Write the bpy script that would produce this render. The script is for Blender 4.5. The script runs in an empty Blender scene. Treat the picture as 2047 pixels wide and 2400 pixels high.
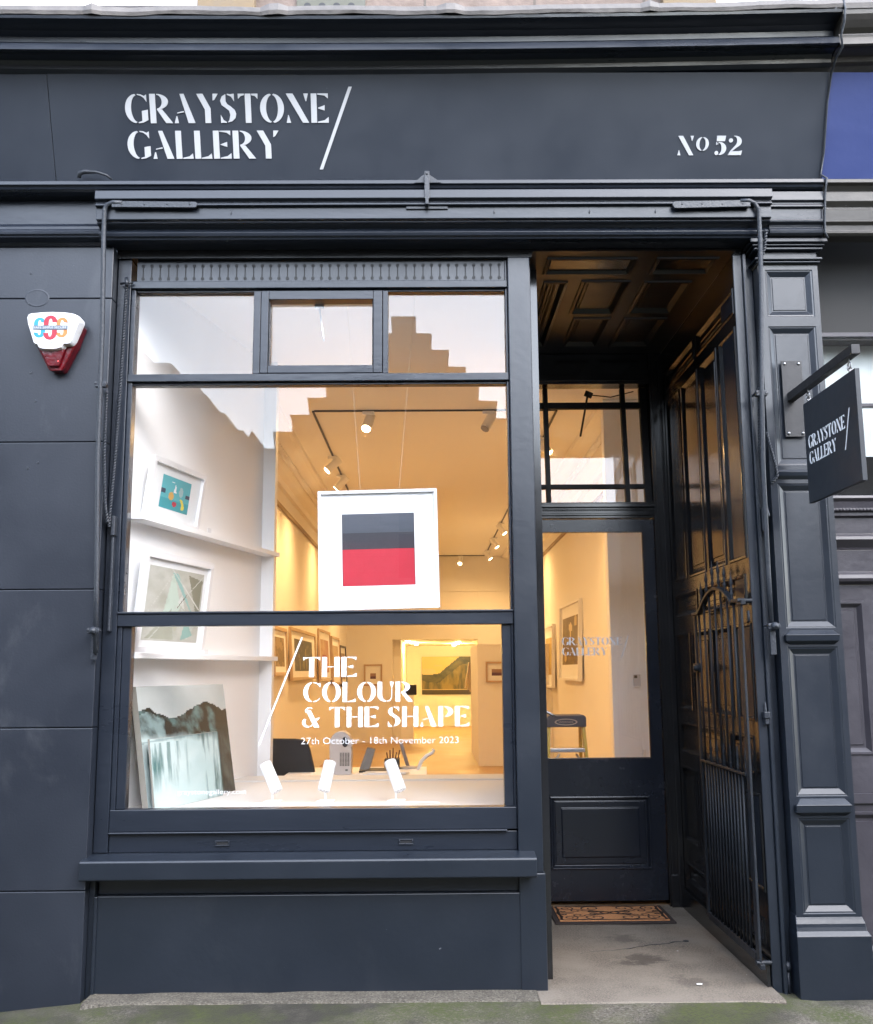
import bpy, bmesh, math, random
from mathutils import Matrix, Vector, noise
from math import sin, cos, pi, radians as R
random.seed(7)
S = bpy.context.scene
COL = S.collection

# ------------------------------------------------------------------ camera, sky, sun, exposure
cd = bpy.data.cameras.new('camera'); cam = bpy.data.objects.new('camera', cd); COL.objects.link(cam)
p_, y_, r_ = 0.155594, 0.008683, -0.007277
fw = Vector((sin(y_)*cos(p_), cos(y_)*cos(p_), sin(p_)))
rt = Vector((cos(y_), -sin(y_), 0)); up0 = rt.cross(fw)
rt2 = rt*cos(r_) + up0*sin(r_); up = rt2.cross(fw)
M = Matrix(((rt2.x, up.x, -fw.x), (rt2.y, up.y, -fw.y), (rt2.z, up.z, -fw.z))).to_4x4()
cam.matrix_world = Matrix.Translation((0, -5, 1.5)) @ M
cd.sensor_fit = 'VERTICAL'; cd.sensor_height = 24; cd.lens = 24*2358.35/2400
cd.clip_start = .05; cd.clip_end = 500
S.camera = cam

SUN_EL, SUN_AZ = R(38), R(142)
w = bpy.data.worlds.new('World'); S.world = w; w.use_nodes = True
nt = w.node_tree; bg = nt.nodes['Background']
sky = nt.nodes.new('ShaderNodeTexSky'); sky.sky_type = 'NISHITA'; sky.sun_disc = False
sky.sun_elevation = SUN_EL; sky.sun_rotation = SUN_AZ
sky.air_density = 1.0; sky.dust_density = 1.0; sky.ozone_density = 1.0
hs = nt.nodes.new('ShaderNodeHueSaturation'); hs.inputs['Saturation'].default_value = .62
nt.links.new(sky.outputs[0], hs.inputs['Color']); nt.links.new(hs.outputs[0], bg.inputs[0])
bg.inputs[1].default_value = .15
sd = bpy.data.lights.new('sun', 'SUN'); sd.energy = .5; sd.angle = R(110); sd.color = (1, .99, .97)
sun = bpy.data.objects.new('sun', sd); COL.objects.link(sun)
# towards the sun: azimuth measured like the sky node (0 = +y, clockwise)
sdir = Vector((sin(SUN_AZ)*cos(SUN_EL), cos(SUN_AZ)*cos(SUN_EL), sin(SUN_EL)))
sun.rotation_euler = (-sdir).to_track_quat('-Z', 'Y').to_euler()
S.view_settings.view_transform = 'Standard'; S.view_settings.look = 'None'
S.view_settings.exposure = 3.2; S.view_settings.gamma = 1
S.cycles.max_bounces = 8; S.cycles.diffuse_bounces = 6; S.cycles.glossy_bounces = 4
S.cycles.transparent_max_bounces = 24; S.cycles.caustics_reflective = False; S.cycles.caustics_refractive = False
S.cycles.sample_clamp_indirect = 6
WARM = (1.0, .605, .235)

# ------------------------------------------------------------------ materials
def mat(name, col, rough=.5, bump=0, scale=40, var=0, vscale=6, spec=.5, metal=0, stretch=(1, 1, 1), coat=0, fleck=0, emit=None, scuff=0):
    m = bpy.data.materials.new(name); m.use_nodes = True
    t = m.node_tree; N = t.nodes; L = t.links; b = N['Principled BSDF']
    b.inputs['Base Color'].default_value = (*col, 1); b.inputs['Roughness'].default_value = rough
    b.inputs['Specular IOR Level'].default_value = spec; b.inputs['Metallic'].default_value = metal
    if coat: b.inputs['Coat Weight'].default_value = coat; b.inputs['Coat Roughness'].default_value = .08
    if emit: b.inputs['Emission Color'].default_value = (*emit[0], 1); b.inputs['Emission Strength'].default_value = emit[1]
    tc = N.new('ShaderNodeTexCoord'); mp = N.new('ShaderNodeMapping'); mp.inputs['Scale'].default_value = stretch
    L.new(tc.outputs['Object'], mp.inputs[0]); vec = mp.outputs[0]
    if var or fleck:
        n = N.new('ShaderNodeTexNoise'); n.inputs['Scale'].default_value = vscale; n.inputs['Detail'].default_value = 6; n.inputs['Roughness'].default_value = .62
        L.new(vec, n.inputs['Vector'])
        mr = N.new('ShaderNodeMapRange'); mr.inputs[1].default_value = .3; mr.inputs[2].default_value = .7
        mr.inputs[3].default_value = 1-var; mr.inputs[4].default_value = 1+var; L.new(n.outputs[0], mr.inputs[0])
        mx = N.new('ShaderNodeVectorMath'); mx.operation = 'SCALE'; mx.inputs[0].default_value = col
        L.new(mr.outputs[0], mx.inputs['Scale']); out = mx.outputs[0]
        if fleck:
            n2 = N.new('ShaderNodeTexNoise'); n2.inputs['Scale'].default_value = 34; n2.inputs['Detail'].default_value = 3
            L.new(vec, n2.inputs['Vector'])
            m2 = N.new('ShaderNodeMapRange'); m2.inputs[1].default_value = .775; m2.inputs[2].default_value = .80; m2.inputs[4].default_value = fleck
            L.new(n2.outputs[0], m2.inputs[0])
            mc = N.new('ShaderNodeMix'); mc.data_type = 'RGBA'; L.new(m2.outputs[0], mc.inputs[0]); L.new(out, mc.inputs[6]); mc.inputs[7].default_value = (.3, .31, .34, 1)
            out = mc.outputs[2]
        if scuff:
            m4 = N.new('ShaderNodeMapping'); m4.inputs['Scale'].default_value = (1.0, 1.0, .55); L.new(vec, m4.inputs[0])
            n4 = N.new('ShaderNodeTexNoise'); n4.inputs['Scale'].default_value = 2.6; n4.inputs['Detail'].default_value = 12; n4.inputs['Roughness'].default_value = .72; n4.inputs['Distortion'].default_value = .6
            L.new(m4.outputs[0], n4.inputs['Vector'])
            m5 = N.new('ShaderNodeMapRange'); m5.inputs[1].default_value = .56; m5.inputs[2].default_value = .74; m5.inputs[4].default_value = scuff; L.new(n4.outputs[0], m5.inputs[0])
            mc = N.new('ShaderNodeMix'); mc.data_type = 'RGBA'; L.new(m5.outputs[0], mc.inputs[0]); L.new(out, mc.inputs[6]); mc.inputs[7].default_value = (.075, .08, .09, 1); out = mc.outputs[2]
        L.new(out, b.inputs['Base Color'])
        mr3 = N.new('ShaderNodeMapRange'); mr3.inputs[1].default_value = .3; mr3.inputs[2].default_value = .7
        mr3.inputs[3].default_value = rough*.8; mr3.inputs[4].default_value = min(1, rough*1.25); L.new(n.outputs[0], mr3.inputs[0]); L.new(mr3.outputs[0], b.inputs['Roughness'])
    if bump:
        n = N.new('ShaderNodeTexNoise'); n.inputs['Scale'].default_value = scale; n.inputs['Detail'].default_value = 4
        L.new(vec, n.inputs['Vector']); bp = N.new('ShaderNodeBump'); bp.inputs['Strength'].default_value = min(1, bump); bp.inputs['Distance'].default_value = .004
        L.new(n.outputs[0], bp.inputs['Height']); L.new(bp.outputs[0], b.inputs['Normal'])
    return m

SL = (.0110, .0145, .0220)
M_paint = mat('slate_paint', (.0090, .0130, .0205), .33, .16, 30, .07, 2.2, .55, fleck=.45, scuff=.10)
M_fascia = mat('fascia_paint', (.022, .028, .040), .44, .06, 30, .06, 2.2, .5, fleck=.12)
M_wall = mat('wall_paint', (.0120, .0155, .0235), .38, .10, 90, .12, 1.6, .5, fleck=.6, scuff=.34)
M_wood = mat('wood_paint', (.0110, .0150, .0235), .31, .35, 30, .09, 4, .5, stretch=(.25, 1, 1), fleck=.35)
M_gloss = mat('gloss_paint', (.010, .0105, .012), .17, .03, 7, .10, 3, .65)
M_pceil = mat('porch_ceiling_paint', (.016, .015, .015), .34, .06, 9, .12, 3, .5)
M_door = mat('door_paint', (.010, .0125, .019), .24, .08, 14, .08, 3, .5)
M_iron = mat('iron_paint', (.020, .024, .032), .40, .6, 90, .12, 8, .5)
M_gate = mat('gate_paint', (.014, .017, .022), .46, .4, 90, .1, 8, .3)
M_lead = mat('lead', (.115, .105, .10), .6, .8, 26, .4, 7)
M_white = mat('white_paint', (.88, .88, .88), .5, .05, 30, .02, 3)
M_vinyl = mat('white_vinyl', (.80, .81, .83), .5)
M_vinyl_grey = mat('pale_vinyl', (.55, .57, .62), .5)
M_letter = mat('sign_letter', (.50, .51, .53), .45)
M_plaster = mat('gallery_plaster', (.80, .78, .74), .7, .03, 12, .02, 2)
M_ceil = mat('ceiling_plaster', (.80, .78, .74), .7, .03, 12, .02, 2)
M_track = mat('track_black', (.02, .017, .014), .5)
M_frame = mat('white_frame', (.78, .78, .79), .4)
M_mount = mat('mount_board', (.82, .83, .83), .8)
M_woodframe = mat('pale_wood_frame', (.45, .31, .18), .5, .2, 20, .15, 8, stretch=(1, 1, .2))
M_darkframe = mat('dark_frame', (.03, .025, .02), .4)
M_alarm = mat('alarm_plastic', (.60, .60, .62), .3)
M_red = mat('red_lens', (.085, .0015, .005), .12, .2, 60, .3, 30, .5, coat=.5)
M_black = mat('black_plastic', (.012, .012, .013), .5, .1, 60)
M_fabric = mat('black_mesh_fabric', (.012, .012, .014), .8, .4, 300)
M_steel = mat('steel', (.30, .30, .31), .35, metal=1)
M_bracket = mat('bracket_black', (.016, .016, .018), .5, .15, 60, .1, 10)
M_board = mat('sign_board', (.020, .024, .031), .45, .06, 40, .06, 4)
M_neigh = mat('neighbour_paint', (.036, .033, .041), .4, .45, 24, .14, 4, fleck=.5)
M_neigh2 = mat('neighbour_cornice_paint', (.038, .035, .032), .42, .45, 24, .14, 4, fleck=.3)
M_blue = mat('blue_paint', (.024, .042, .155), .5, .3, 16, .08, 3)
M_blind = mat('pale_blind', (.62, .67, .66), .7)
M_dark = mat('dark_interior', (.012, .012, .012), .7)
M_yellow = mat('yellow_fibreglass', (.65, .42, .03), .4)
M_alu = mat('aluminium', (.7, .7, .7), .35, metal=.9)
M_coir = mat('coir', (.52, .235, .095), .95, 1, 320, .3, 120)
M_rubber = mat('black_rubber', (.022, .014, .012), .8, .6, 250)
M_beige = mat('beige_plastic', (.55, .50, .47), .4)
M_paper = mat('paper', (.75, .75, .76), .7)
M_floorin = mat('gallery_floor', (.42, .27, .13), .45, .05, 12, .12, 2)
M_lamp = mat('lit_lamp', (1, .8, .5), .5, emit=((1, .80, .50), 2))
M_lampoff = mat('unlit_lamp', (.3, .28, .25), .4)
M_canvas = mat('canvas_edge', (.30, .28, .24), .7)
M_slot = mat('slot_shadow', (.01, .011, .013), .6)

def glass_mat(name, base=.048, tint=(1, 1, 1)):
    m = bpy.data.materials.new(name); m.use_nodes = True; t = m.node_tree; N = t.nodes; L = t.links
    N.remove(N['Principled BSDF']); o = N['Material Output']
    tr = N.new('ShaderNodeBsdfTransparent'); tr.inputs[0].default_value = (*tint, 1)
    gl = N.new('ShaderNodeBsdfGlossy'); gl.inputs['Roughness'].default_value = 0
    lw = N.new('ShaderNodeLayerWeight'); pw = N.new('ShaderNodeMath'); pw.operation = 'POWER'; pw.inputs[1].default_value = 5
    lw.inputs[0].default_value = .5
    L.new(lw.outputs['Facing'], pw.inputs[0])
    mr = N.new('ShaderNodeMapRange'); mr.inputs[3].default_value = base; mr.inputs[4].default_value = 1; L.new(pw.outputs[0], mr.inputs[0])
    mx = N.new('ShaderNodeMixShader'); L.new(mr.outputs[0], mx.inputs[0]); L.new(tr.outputs[0], mx.inputs[1]); L.new(gl.outputs[0], mx.inputs[2])
    L.new(mx.outputs[0], o.inputs[0]); return m
M_glass = glass_mat('window_glass', .040)

def stone_mat(name, c1, c2, bw, bh, mortar, rough=.85, bump=.6):
    m = bpy.data.materials.new(name); m.use_nodes = True; t = m.node_tree; N = t.nodes; L = t.links; b = N['Principled BSDF']; b.inputs['Roughness'].default_value = rough
    tc = N.new('ShaderNodeTexCoord'); sx = N.new('ShaderNodeSeparateXYZ'); cx = N.new('ShaderNodeCombineXYZ')
    L.new(tc.outputs['Object'], sx.inputs[0]); L.new(sx.outputs[0], cx.inputs[0]); L.new(sx.outputs[2], cx.inputs[1])
    br = N.new('ShaderNodeTexBrick'); br.inputs['Color1'].default_value = (*c1, 1); br.inputs['Color2'].default_value = (*c2, 1); br.inputs['Mortar'].default_value = (*mortar, 1)
    br.inputs['Scale'].default_value = 1; br.inputs['Brick Width'].default_value = bw; br.inputs['Row Height'].default_value = bh; br.inputs['Mortar Size'].default_value = .008
    L.new(cx.outputs[0], br.inputs['Vector'])
    n = N.new('ShaderNodeTexNoise'); n.inputs['Scale'].default_value = 14; n.inputs['Detail'].default_value = 8; L.new(tc.outputs['Object'], n.inputs['Vector'])
    mr = N.new('ShaderNodeMapRange'); mr.inputs[3].default_value = .6; mr.inputs[4].default_value = 1.4; L.new(n.outputs[0], mr.inputs[0])
    vm = N.new('ShaderNodeVectorMath'); vm.operation = 'SCALE'; L.new(br.outputs[0], vm.inputs[0]); L.new(mr.outputs[0], vm.inputs['Scale']); L.new(vm.outputs[0], b.inputs['Base Color'])
    bp = N.new('ShaderNodeBump'); bp.inputs['Strength'].default_value = bump; bp.inputs['Distance'].default_value = .02; L.new(n.outputs[0], bp.inputs['Height']); L.new(bp.outputs[0], b.inputs['Normal'])
    return m
M_stone = stone_mat('sandstone', (.165, .125, .105), (.14, .108, .09), .62, .33, (.09, .075, .065))
M_opp = stone_mat('weathered_stone', (.17, .14, .12), (.13, .11, .10), .6, .3, (.09, .08, .07))
M_asph = mat('asphalt', (.05, .05, .052), .9, .8, 160, .2, 30)

def pave_mat():
    m = bpy.data.materials.new('pavement_stone'); m.use_nodes = True; t = m.node_tree; N = t.nodes; L = t.links; b = N['Principled BSDF']; b.inputs['Roughness'].default_value = .85
    tc = N.new('ShaderNodeTexCoord'); P = tc.outputs['Object']
    def nz(s, d=6, r=.6):
        n = N.new('ShaderNodeTexNoise'); n.inputs['Scale'].default_value = s; n.inputs['Detail'].default_value = d; n.inputs['Roughness'].default_value = r; L.new(P, n.inputs['Vector']); return n.outputs[0]
    def rng(x, a, b_, c=0, d=1):
        q = N.new('ShaderNodeMapRange'); q.inputs[1].default_value = a; q.inputs[2].default_value = b_; q.inputs[3].default_value = c; q.inputs[4].default_value = d; L.new(x, q.inputs[0]); return q.outputs[0]
    def mix(f, a, b_):
        q = N.new('ShaderNodeMix'); q.data_type = 'RGBA'; L.new(f, q.inputs[0])
        for v, i in ((a, 6), (b_, 7)):
            if isinstance(v, tuple): q.inputs[i].default_value = (*v, 1)
            else: L.new(v, q.inputs[i])
        return q.outputs[2]
    c = mix(rng(nz(9), .3, .7), (.042, .035, .026), (.105, .090, .069))
    c = mix(rng(nz(75, 3, .7), .46, .66, 0, .8), c, (.165, .150, .120))
    c = mix(rng(nz(110, 2), .56, .64, 0, .8), c, (.018, .015, .011))
    moss = N.new('ShaderNodeMath'); moss.operation = 'MULTIPLY'; L.new(rng(nz(2.3, 5), .42, .60), moss.inputs[0]); L.new(rng(nz(60, 4), .25, .6), moss.inputs[1])
    return m, N, L, b, nz, rng, mix, c, moss.outputs[0], P
def finish_pave(kind):
    m, N, L, b, nz, rng, mix, c, moss, P = pave_mat()
    m.name = kind
    if kind == 'pavement_moss':
        c = mix(rng(nz(1.6, 4), .45, .6), (.026, .023, .016), c)
        c = mix(moss, c, (.042, .050, .010))
    if kind == 'porch_concrete':
        c = mix(rng(nz(3.1, 4), .40, .62), (.066, .053, .041), (.150, .128, .103))
        c = mix(rng(nz(120, 2), .3, .7), c, (.190, .160, .127))
        # damp stains: a few blots with a ragged edge
        for (sx_, sy_, r, k) in ((1.12, .55, .13, .8), (1.02, .50, .09, .7), (1.08, .95, .12, .6), (1.26, .16, .12, .45), (1.37, .78, .035, .9)):
            d = N.new('ShaderNodeVectorMath'); d.operation = 'DISTANCE'; d.inputs[1].default_value = (sx_, sy_, 0); L.new(P, d.inputs[0])
            a = N.new('ShaderNodeMath'); a.operation = 'MULTIPLY_ADD'; L.new(nz(14, 9, .72), a.inputs[0]); a.inputs[1].default_value = .36; L.new(d.outputs['Value'], a.inputs[2])
            c = mix(rng(a.outputs[0], r+.11, r+.165, k, 0), c, (.048, .039, .031))
        c = mix(rng(nz(38, 1), .80, .81), c, (.4, .4, .38))
    n = N.new('ShaderNodeBump'); n.inputs['Strength'].default_value = .8; n.inputs['Distance'].default_value = .006
    L.new(nz(90, 6), n.inputs['Height']); L.new(n.outputs[0], b.inputs['Normal']); L.new(c, b.inputs['Base Color'])
    return m
M_pave = finish_pave('pavement_moss'); M_porch = finish_pave('porch_concrete'); M_base = finish_pave('base_stone')

def vc_mat(name, rough=.6, coat=0):
    m = bpy.data.materials.new(name); m.use_nodes = True; t = m.node_tree; b = t.nodes['Principled BSDF']; b.inputs['Roughness'].default_value = rough
    if coat: b.inputs['Coat Weight'].default_value = coat; b.inputs['Coat Roughness'].default_value = .05
    a = t.nodes.new('ShaderNodeVertexColor'); a.layer_name = 'Col'; t.links.new(a.outputs[0], b.inputs['Base Color']); return m
M_print = vc_mat('printed_paper', .6); M_oil = vc_mat('painted_canvas', .35, .3)

# ------------------------------------------------------------------ builders
def thing(name, label, cat, loc=(0, 0, 0), group=None):
    o = bpy.data.objects.new(name, None); COL.objects.link(o); o.location = loc; o.empty_display_size = .1
    o['label'] = label; o['category'] = cat
    if group: o['group'] = group
    return o
def rootloc(o):
    v = Vector(o.location)
    return v + rootloc(o.parent) if o.parent and not o.parent.get('_m') else v
def obj(name, bm, m, parent=None, bev=0, smooth=False, label=None, seg=2):
    if isinstance(bm, bpy.types.Mesh): me = bm
    else:
        bmesh.ops.recalc_face_normals(bm, faces=bm.faces[:])
        me = bpy.data.meshes.new(name); bm.to_mesh(me); bm.free()
    me.name = name; me.materials.clear(); me.materials.append(m)
    o = bpy.data.objects.new(name, me); COL.objects.link(o)
    if parent:
        o.parent = parent
        if parent.type == 'EMPTY': o.matrix_parent_inverse = Matrix.Translation(-Vector(parent.location))
    if label: o['label'] = label
    if smooth:
        for p in me.polygons: p.use_smooth = True
    if bev:
        b = o.modifiers.new('bevel', 'BEVEL'); b.width = bev; b.segments = seg; b.limit_method = 'ANGLE'; b.angle_limit = R(35); b.harden_normals = False
    return o
def struct(name, bm, m, **k):
    o = obj(name, bm, m, **k); o['kind'] = 'structure'; return o
def tag(o, label, cat, group=None):
    o['label'] = label; o['category'] = cat
    if group: o['group'] = group
    return o
def dup(root, loc, label, group=None, name=None):
    r = root.copy(); COL.objects.link(r); r.location = loc; r['label'] = label
    if group: r['group'] = group
    for ch in list(root.children):
        c = ch.copy(); COL.objects.link(c); c.parent = r
        for g in list(ch.children):
            d = g.copy(); COL.objects.link(d); d.parent = c
    return r
def BM(): return bmesh.new()
def box(bm, x0, x1, y0, y1, z0, z1):
    v = [bm.verts.new((x, y, z)) for x in (x0, x1) for y in (y0, y1) for z in (z0, z1)]
    for f in ((0, 1, 3, 2), (4, 6, 7, 5), (0, 4, 5, 1), (2, 3, 7, 6), (0, 2, 6, 4), (1, 5, 7, 3)): bm.faces.new([v[i] for i in f])
    return v
def obox(bm, c, sx, sy, sz, mtx):
    v = box(bm, -sx/2, sx/2, -sy/2, sy/2, -sz/2, sz/2)
    for q in v: q.co = Vector(c) + mtx @ q.co
def prof_x(bm, pts, x0, x1, n=1, dz=None):
    rows = []
    for i in range(n+1):
        x = x0+(x1-x0)*i/n; d = dz(x) if dz else 0
        rows.append([bm.verts.new((x, y, z+d)) for y, z in pts])
    k = len(pts)
    for i in range(n):
        for j in range(k):
            bm.faces.new((rows[i][j], rows[i][(j+1) % k], rows[i+1][(j+1) % k], rows[i+1][j]))
    bm.faces.new(rows[0]); bm.faces.new(rows[-1][::-1])
def prism(bm, poly, f0, f1):
    a = [bm.verts.new(f0(*p)) for p in poly]; b = [bm.verts.new(f1(*p)) for p in poly]; n = len(poly)
    fa = [bm.faces.new(a), bm.faces.new(b[::-1])]
    for f in fa: f.normal_update()
    for i in range(n): bm.faces.new((a[i], b[i], b[(i+1) % n], a[(i+1) % n]))
    bmesh.ops.triangulate(bm, faces=fa)
def tube(bm, pts, r, n=8, cap=True):
    pts = [Vector(p) for p in pts]; rings = []; ref = None
    for i, p in enumerate(pts):
        d = (pts[min(i+1, len(pts)-1)] - pts[max(i-1, 0)]).normalized()
        if ref is None: ref = d.orthogonal().normalized()
        ref = (ref - d*ref.dot(d)).normalized(); q = d.cross(ref)
        rr = r[i] if isinstance(r, (list, tuple)) else r
        rings.append([bm.verts.new(p + (ref*cos(2*pi*k/n) + q*sin(2*pi*k/n))*rr) for k in range(n)])
    for a, b in zip(rings, rings[1:]):
        for k in range(n): bm.faces.new((a[k], a[(k+1) % n], b[(k+1) % n], b[k]))
    if cap: bm.faces.new(rings[0][::-1]); bm.faces.new(rings[-1])
def lathe(bm, prof, o, n=12, axis=None):
    mt = axis if axis else Matrix.Identity(3); o = Vector(o); rings = []
    for r, h in prof: rings.append([bm.verts.new(o + mt @ Vector((max(r, 1e-4)*cos(2*pi*k/n), max(r, 1e-4)*sin(2*pi*k/n), h))) for k in range(n)])
    for a, b in zip(rings, rings[1:]):
        for k in range(n): bm.faces.new((a[k], a[(k+1) % n], b[(k+1) % n], b[k]))
    bm.faces.new(rings[0][::-1]); bm.faces.new(rings[-1])
def panelled(bm, u0, u1, v0, v1, panels, rings, F):
    """a flat board with sunk/fielded panels; F(u,v,depth) gives the point, depth>0 goes into the board"""
    us = sorted({u0, u1, *[p[0] for p in panels], *[p[1] for p in panels]}); vs = sorted({v0, v1, *[p[2] for p in panels], *[p[3] for p in panels]})
    cache = {}
    def V(u, v, d=0):
        k = (round(u, 5), round(v, 5), round(d, 5))
        if k not in cache: cache[k] = bm.verts.new(F(u, v, d))
        return cache[k]
    for a, b in zip(us, us[1:]):
        for c, d in zip(vs, vs[1:]):
            cu, cv = (a+b)/2, (c+d)/2
            if any(p[0] < cu < p[1] and p[2] < cv < p[3] for p in panels): continue
            bm.faces.new((V(a, c), V(b, c), V(b, d), V(a, d)))
    for p in panels:
        prev = None
        # outer ring follows the cuts so no T-junction gap shows
        for ins, dep in rings:
            q = [bm.verts.new(F(*xy, dep)) for xy in ((p[0]+ins, p[2]+ins), (p[1]-ins, p[2]+ins), (p[1]-ins, p[3]-ins), (p[0]+ins, p[3]-ins))]
            if prev:
                for i in range(4): bm.faces.new((prev[i], prev[(i+1) % 4], q[(i+1) % 4], q[i]))
            prev = q
        bm.faces.new(prev)
SUNK = [(0, 0), (.004, .004), (.012, .003), (.03, .022), (.036, .022), (.038, .018)]
FIELD = [(0, 0), (.003, -.006), (.012, -.008), (.026, .012), (.034, .012), (.036, .008), (.075, .008), (.080, .002)]
def picture_mesh(name, fn, nu, nv, F):
    me = bpy.data.meshes.new(name); vs = []; fs = []; cols = []
    for j in range(nv+1):
        for i in range(nu+1): vs.append(F(i/nu, j/nv))
    for j in range(nv):
        for i in range(nu):
            a = j*(nu+1)+i; fs.append((a, a+1, a+nu+2, a+nu+1)); cols.append(fn((i+.5)/nu, (j+.5)/nv))
    me.from_pydata(vs, [], fs); ca = me.color_attributes.new('Col', 'FLOAT_COLOR', 'CORNER'); k = 0
    for c in cols:
        for _ in range(4): ca.data[k].color = (*c, 1); k += 1
    return me
def fbm(x, y, s=1, z=0): return noise.fractal(Vector((x*s, y*s, z)), 1, 2, 5)
def lerp(a, b, t): t = max(0, min(1, t)); return tuple(p+(q-p)*t for p, q in zip(a, b))

# ------------------------------------------------------------------ stencil lettering
def ell(cx, cy, rx, ry, a0, a1, n=14): return [(cx+rx*cos(R(a0+(a1-a0)*i/n)), cy+ry*sin(R(a0+(a1-a0)*i/n))) for i in range(n+1)]
STEM = [(0, 0), (.21, 0), (.21, 1), (0, 1)]
CRESL = ell(.42, .5, .42, .5, 97, 263) + ell(.45, .5, .23, .46, 262, 98)
CRESR = ell(.46, .5, .42, .5, 83, -83) + ell(.43, .5, .23, .46, -82, 82)
TOPC = [(.47, 1.0), (.60, .985), (.72, .93), (.80, .98), (.80, .73), (.71, .86), (.60, .935), (.47, .965)]
BOWL = ell(.25, .735, .43, .265, 88, -88) + ell(.25, .735, .2, .235, -86, 86)
GL = {
 'G': (.83, [CRESL, TOPC, [(.47, 0), (.64, .02), (.83, .11), (.83, .46), (.61, .42), (.61, .08), (.47, .035)]]),
 'R': (.80, [STEM, BOWL, [(.25, .475), (.44, .475), (.82, 0), (.57, 0)]]),
 'A': (.76, [[(.23, 1), (.38, 1), (.76, 0), (.51, 0)], [(0, 0), (.15, 0), (.10, .24), (.075, .24)], [(.12, .365), (.345, .41), (.36, .37), (.11, .33)]]),
 'Y': (.78, [[(0, 1), (.23, 1), (.50, .50), (.50, 0), (.29, 0), (.29, .46)], [(.60, 1), (.79, 1), (.66, .80), (.59, .77)]]),
 'S': (.57, [[(.20, .985), (.07, .91), (0, .76), (.05, .61), (.2, .51), (.32, .42), (.355, .28), (.31, .1), (.25, .02), (.41, .06), (.54, .17), (.57, .31), (.52, .45), (.39, .56), (.25, .65), (.2, .74), (.2, .86)], [(.26, 1), (.38, .985), (.51, 1), (.51, .74), (.41, .9), (.26, .965)], [(0, .28), (.1, .1), (.21, .035), (.2, 0), (.1, .015), (0, 0)]]),
 'T': (.72, [[(.26, 0), (.47, 0), (.47, 1), (.26, 1)], [(0, 1), (.23, 1), (.23, .95), (.1, .92), (.01, .82)], [(.73, 1), (.50, 1), (.50, .95), (.63, .92), (.72, .82)]]),
 'O': (.88, [CRESL, CRESR]),
 'N': (.83, [[(0, 1), (.25, 1), (.83, 0), (.60, 0)], [(0, 0), (.16, 0), (.085, .26), (.06, .26)], [(.64, 1), (.81, 1), (.745, .74), (.72, .74)]]),
 'E': (.63, [STEM, [(.24, 1), (.63, 1), (.63, .83), (.5, .93), (.24, .965)], [(.26, .515), (.5, .6), (.5, .42), (.26, .495)], [(.24, 0), (.64, 0), (.64, .2), (.5, .09), (.24, .035)]]),
 'L': (.60, [STEM, [(.24, 0), (.62, 0), (.60, .19), (.48, .09), (.24, .035)]]),
 'C': (.80, [CRESL, TOPC, [(.47, 0), (.62, .03), (.77, .15), (.79, .24), (.68, .12), (.47, .035)]]),
 'U': (.76, [[(0, 1), (.21, 1), (.21, .3), (.27, .13), (.40, .05), (.38, 0), (.14, .06), (0, .25)], [(.43, .0), (.60, .06), (.68, .22), (.68, .66), (.65, .66), (.65, .24), (.58, .11), (.43, .045)], [(.57, 1), (.76, 1), (.685, .70), (.645, .70)]]),
 'H': (.74, [STEM, [(x+.53, y) for x, y in STEM], [(.24, .485), (.50, .485), (.50, .525), (.24, .525)]]),
 'P': (.68, [STEM, BOWL]),
 '&': (.80, [[(.16, .86), (.38, .86), (.80, 0), (.55, 0)], ell(.33, .80, .2, .2, 40, 200, 10) + ell(.34, .80, .13, .16, 195, 40, 10), ell(.26, .24, .26, .25, 130, 290, 12) + ell(.28, .25, .13, .18, 285, 130, 12), [(.60, .42), (.82, .5), (.80, .46), (.70, .32), (.66, .36)], [(.40, .02), (.50, .12), (.47, .15), (.36, .05)]]),
 'o': (.66, [[(x*.74, .42+y*.58) for x, y in CRESL], [(x*.74, .42+y*.58) for x, y in CRESR]]),
 '5': (.54, [[(.08, .72), (.46, .72), (.50, 1), (.08, 1)], ell(.2, .34, .34, .34, 96, -84, 14) + ell(.17, .34, .15, .30, -82, 94, 14), [(.06, .68), (.10, .68), (.10, .58), (.16, .62), (.16, .58), (.06, .52)], ell(.09, .11, .09, .11, 0, 340, 10)]),
 '2': (.64, [ell(.30, .70, .32, .30, 100, -40, 14) + [(.2, .22), (.1, .2), (.38, .56)] + ell(.26, .72, .15, .25, -20, 95, 10), ell(.11, .76, .10, .11, 0, 340, 10), [(0, 0), (.62, 0), (.66, .24), (.5, .2), (.1, .2)]]),
}
def letters(bm, text, x0, x1, z0, h, F, th, gap=.085):
    """text between x0 and x1 with its base at z0; F(u,v,d) maps, d is height above the face"""
    tot = 0; pos = []
    for ch in text:
        if ch == ' ': tot += .36; continue
        pos.append((ch, tot)); tot += GL[ch][0] + gap
    tot -= gap; k = (x1-x0)/tot
    for ch, p in pos:
        for poly in GL[ch][1]:
            q = [(x0+(p+x)*k, z0+y*h) for x, y in poly]
            prism(bm, q, lambda u, v: F(u, v, th), lambda u, v: F(u, v, 0))
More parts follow.
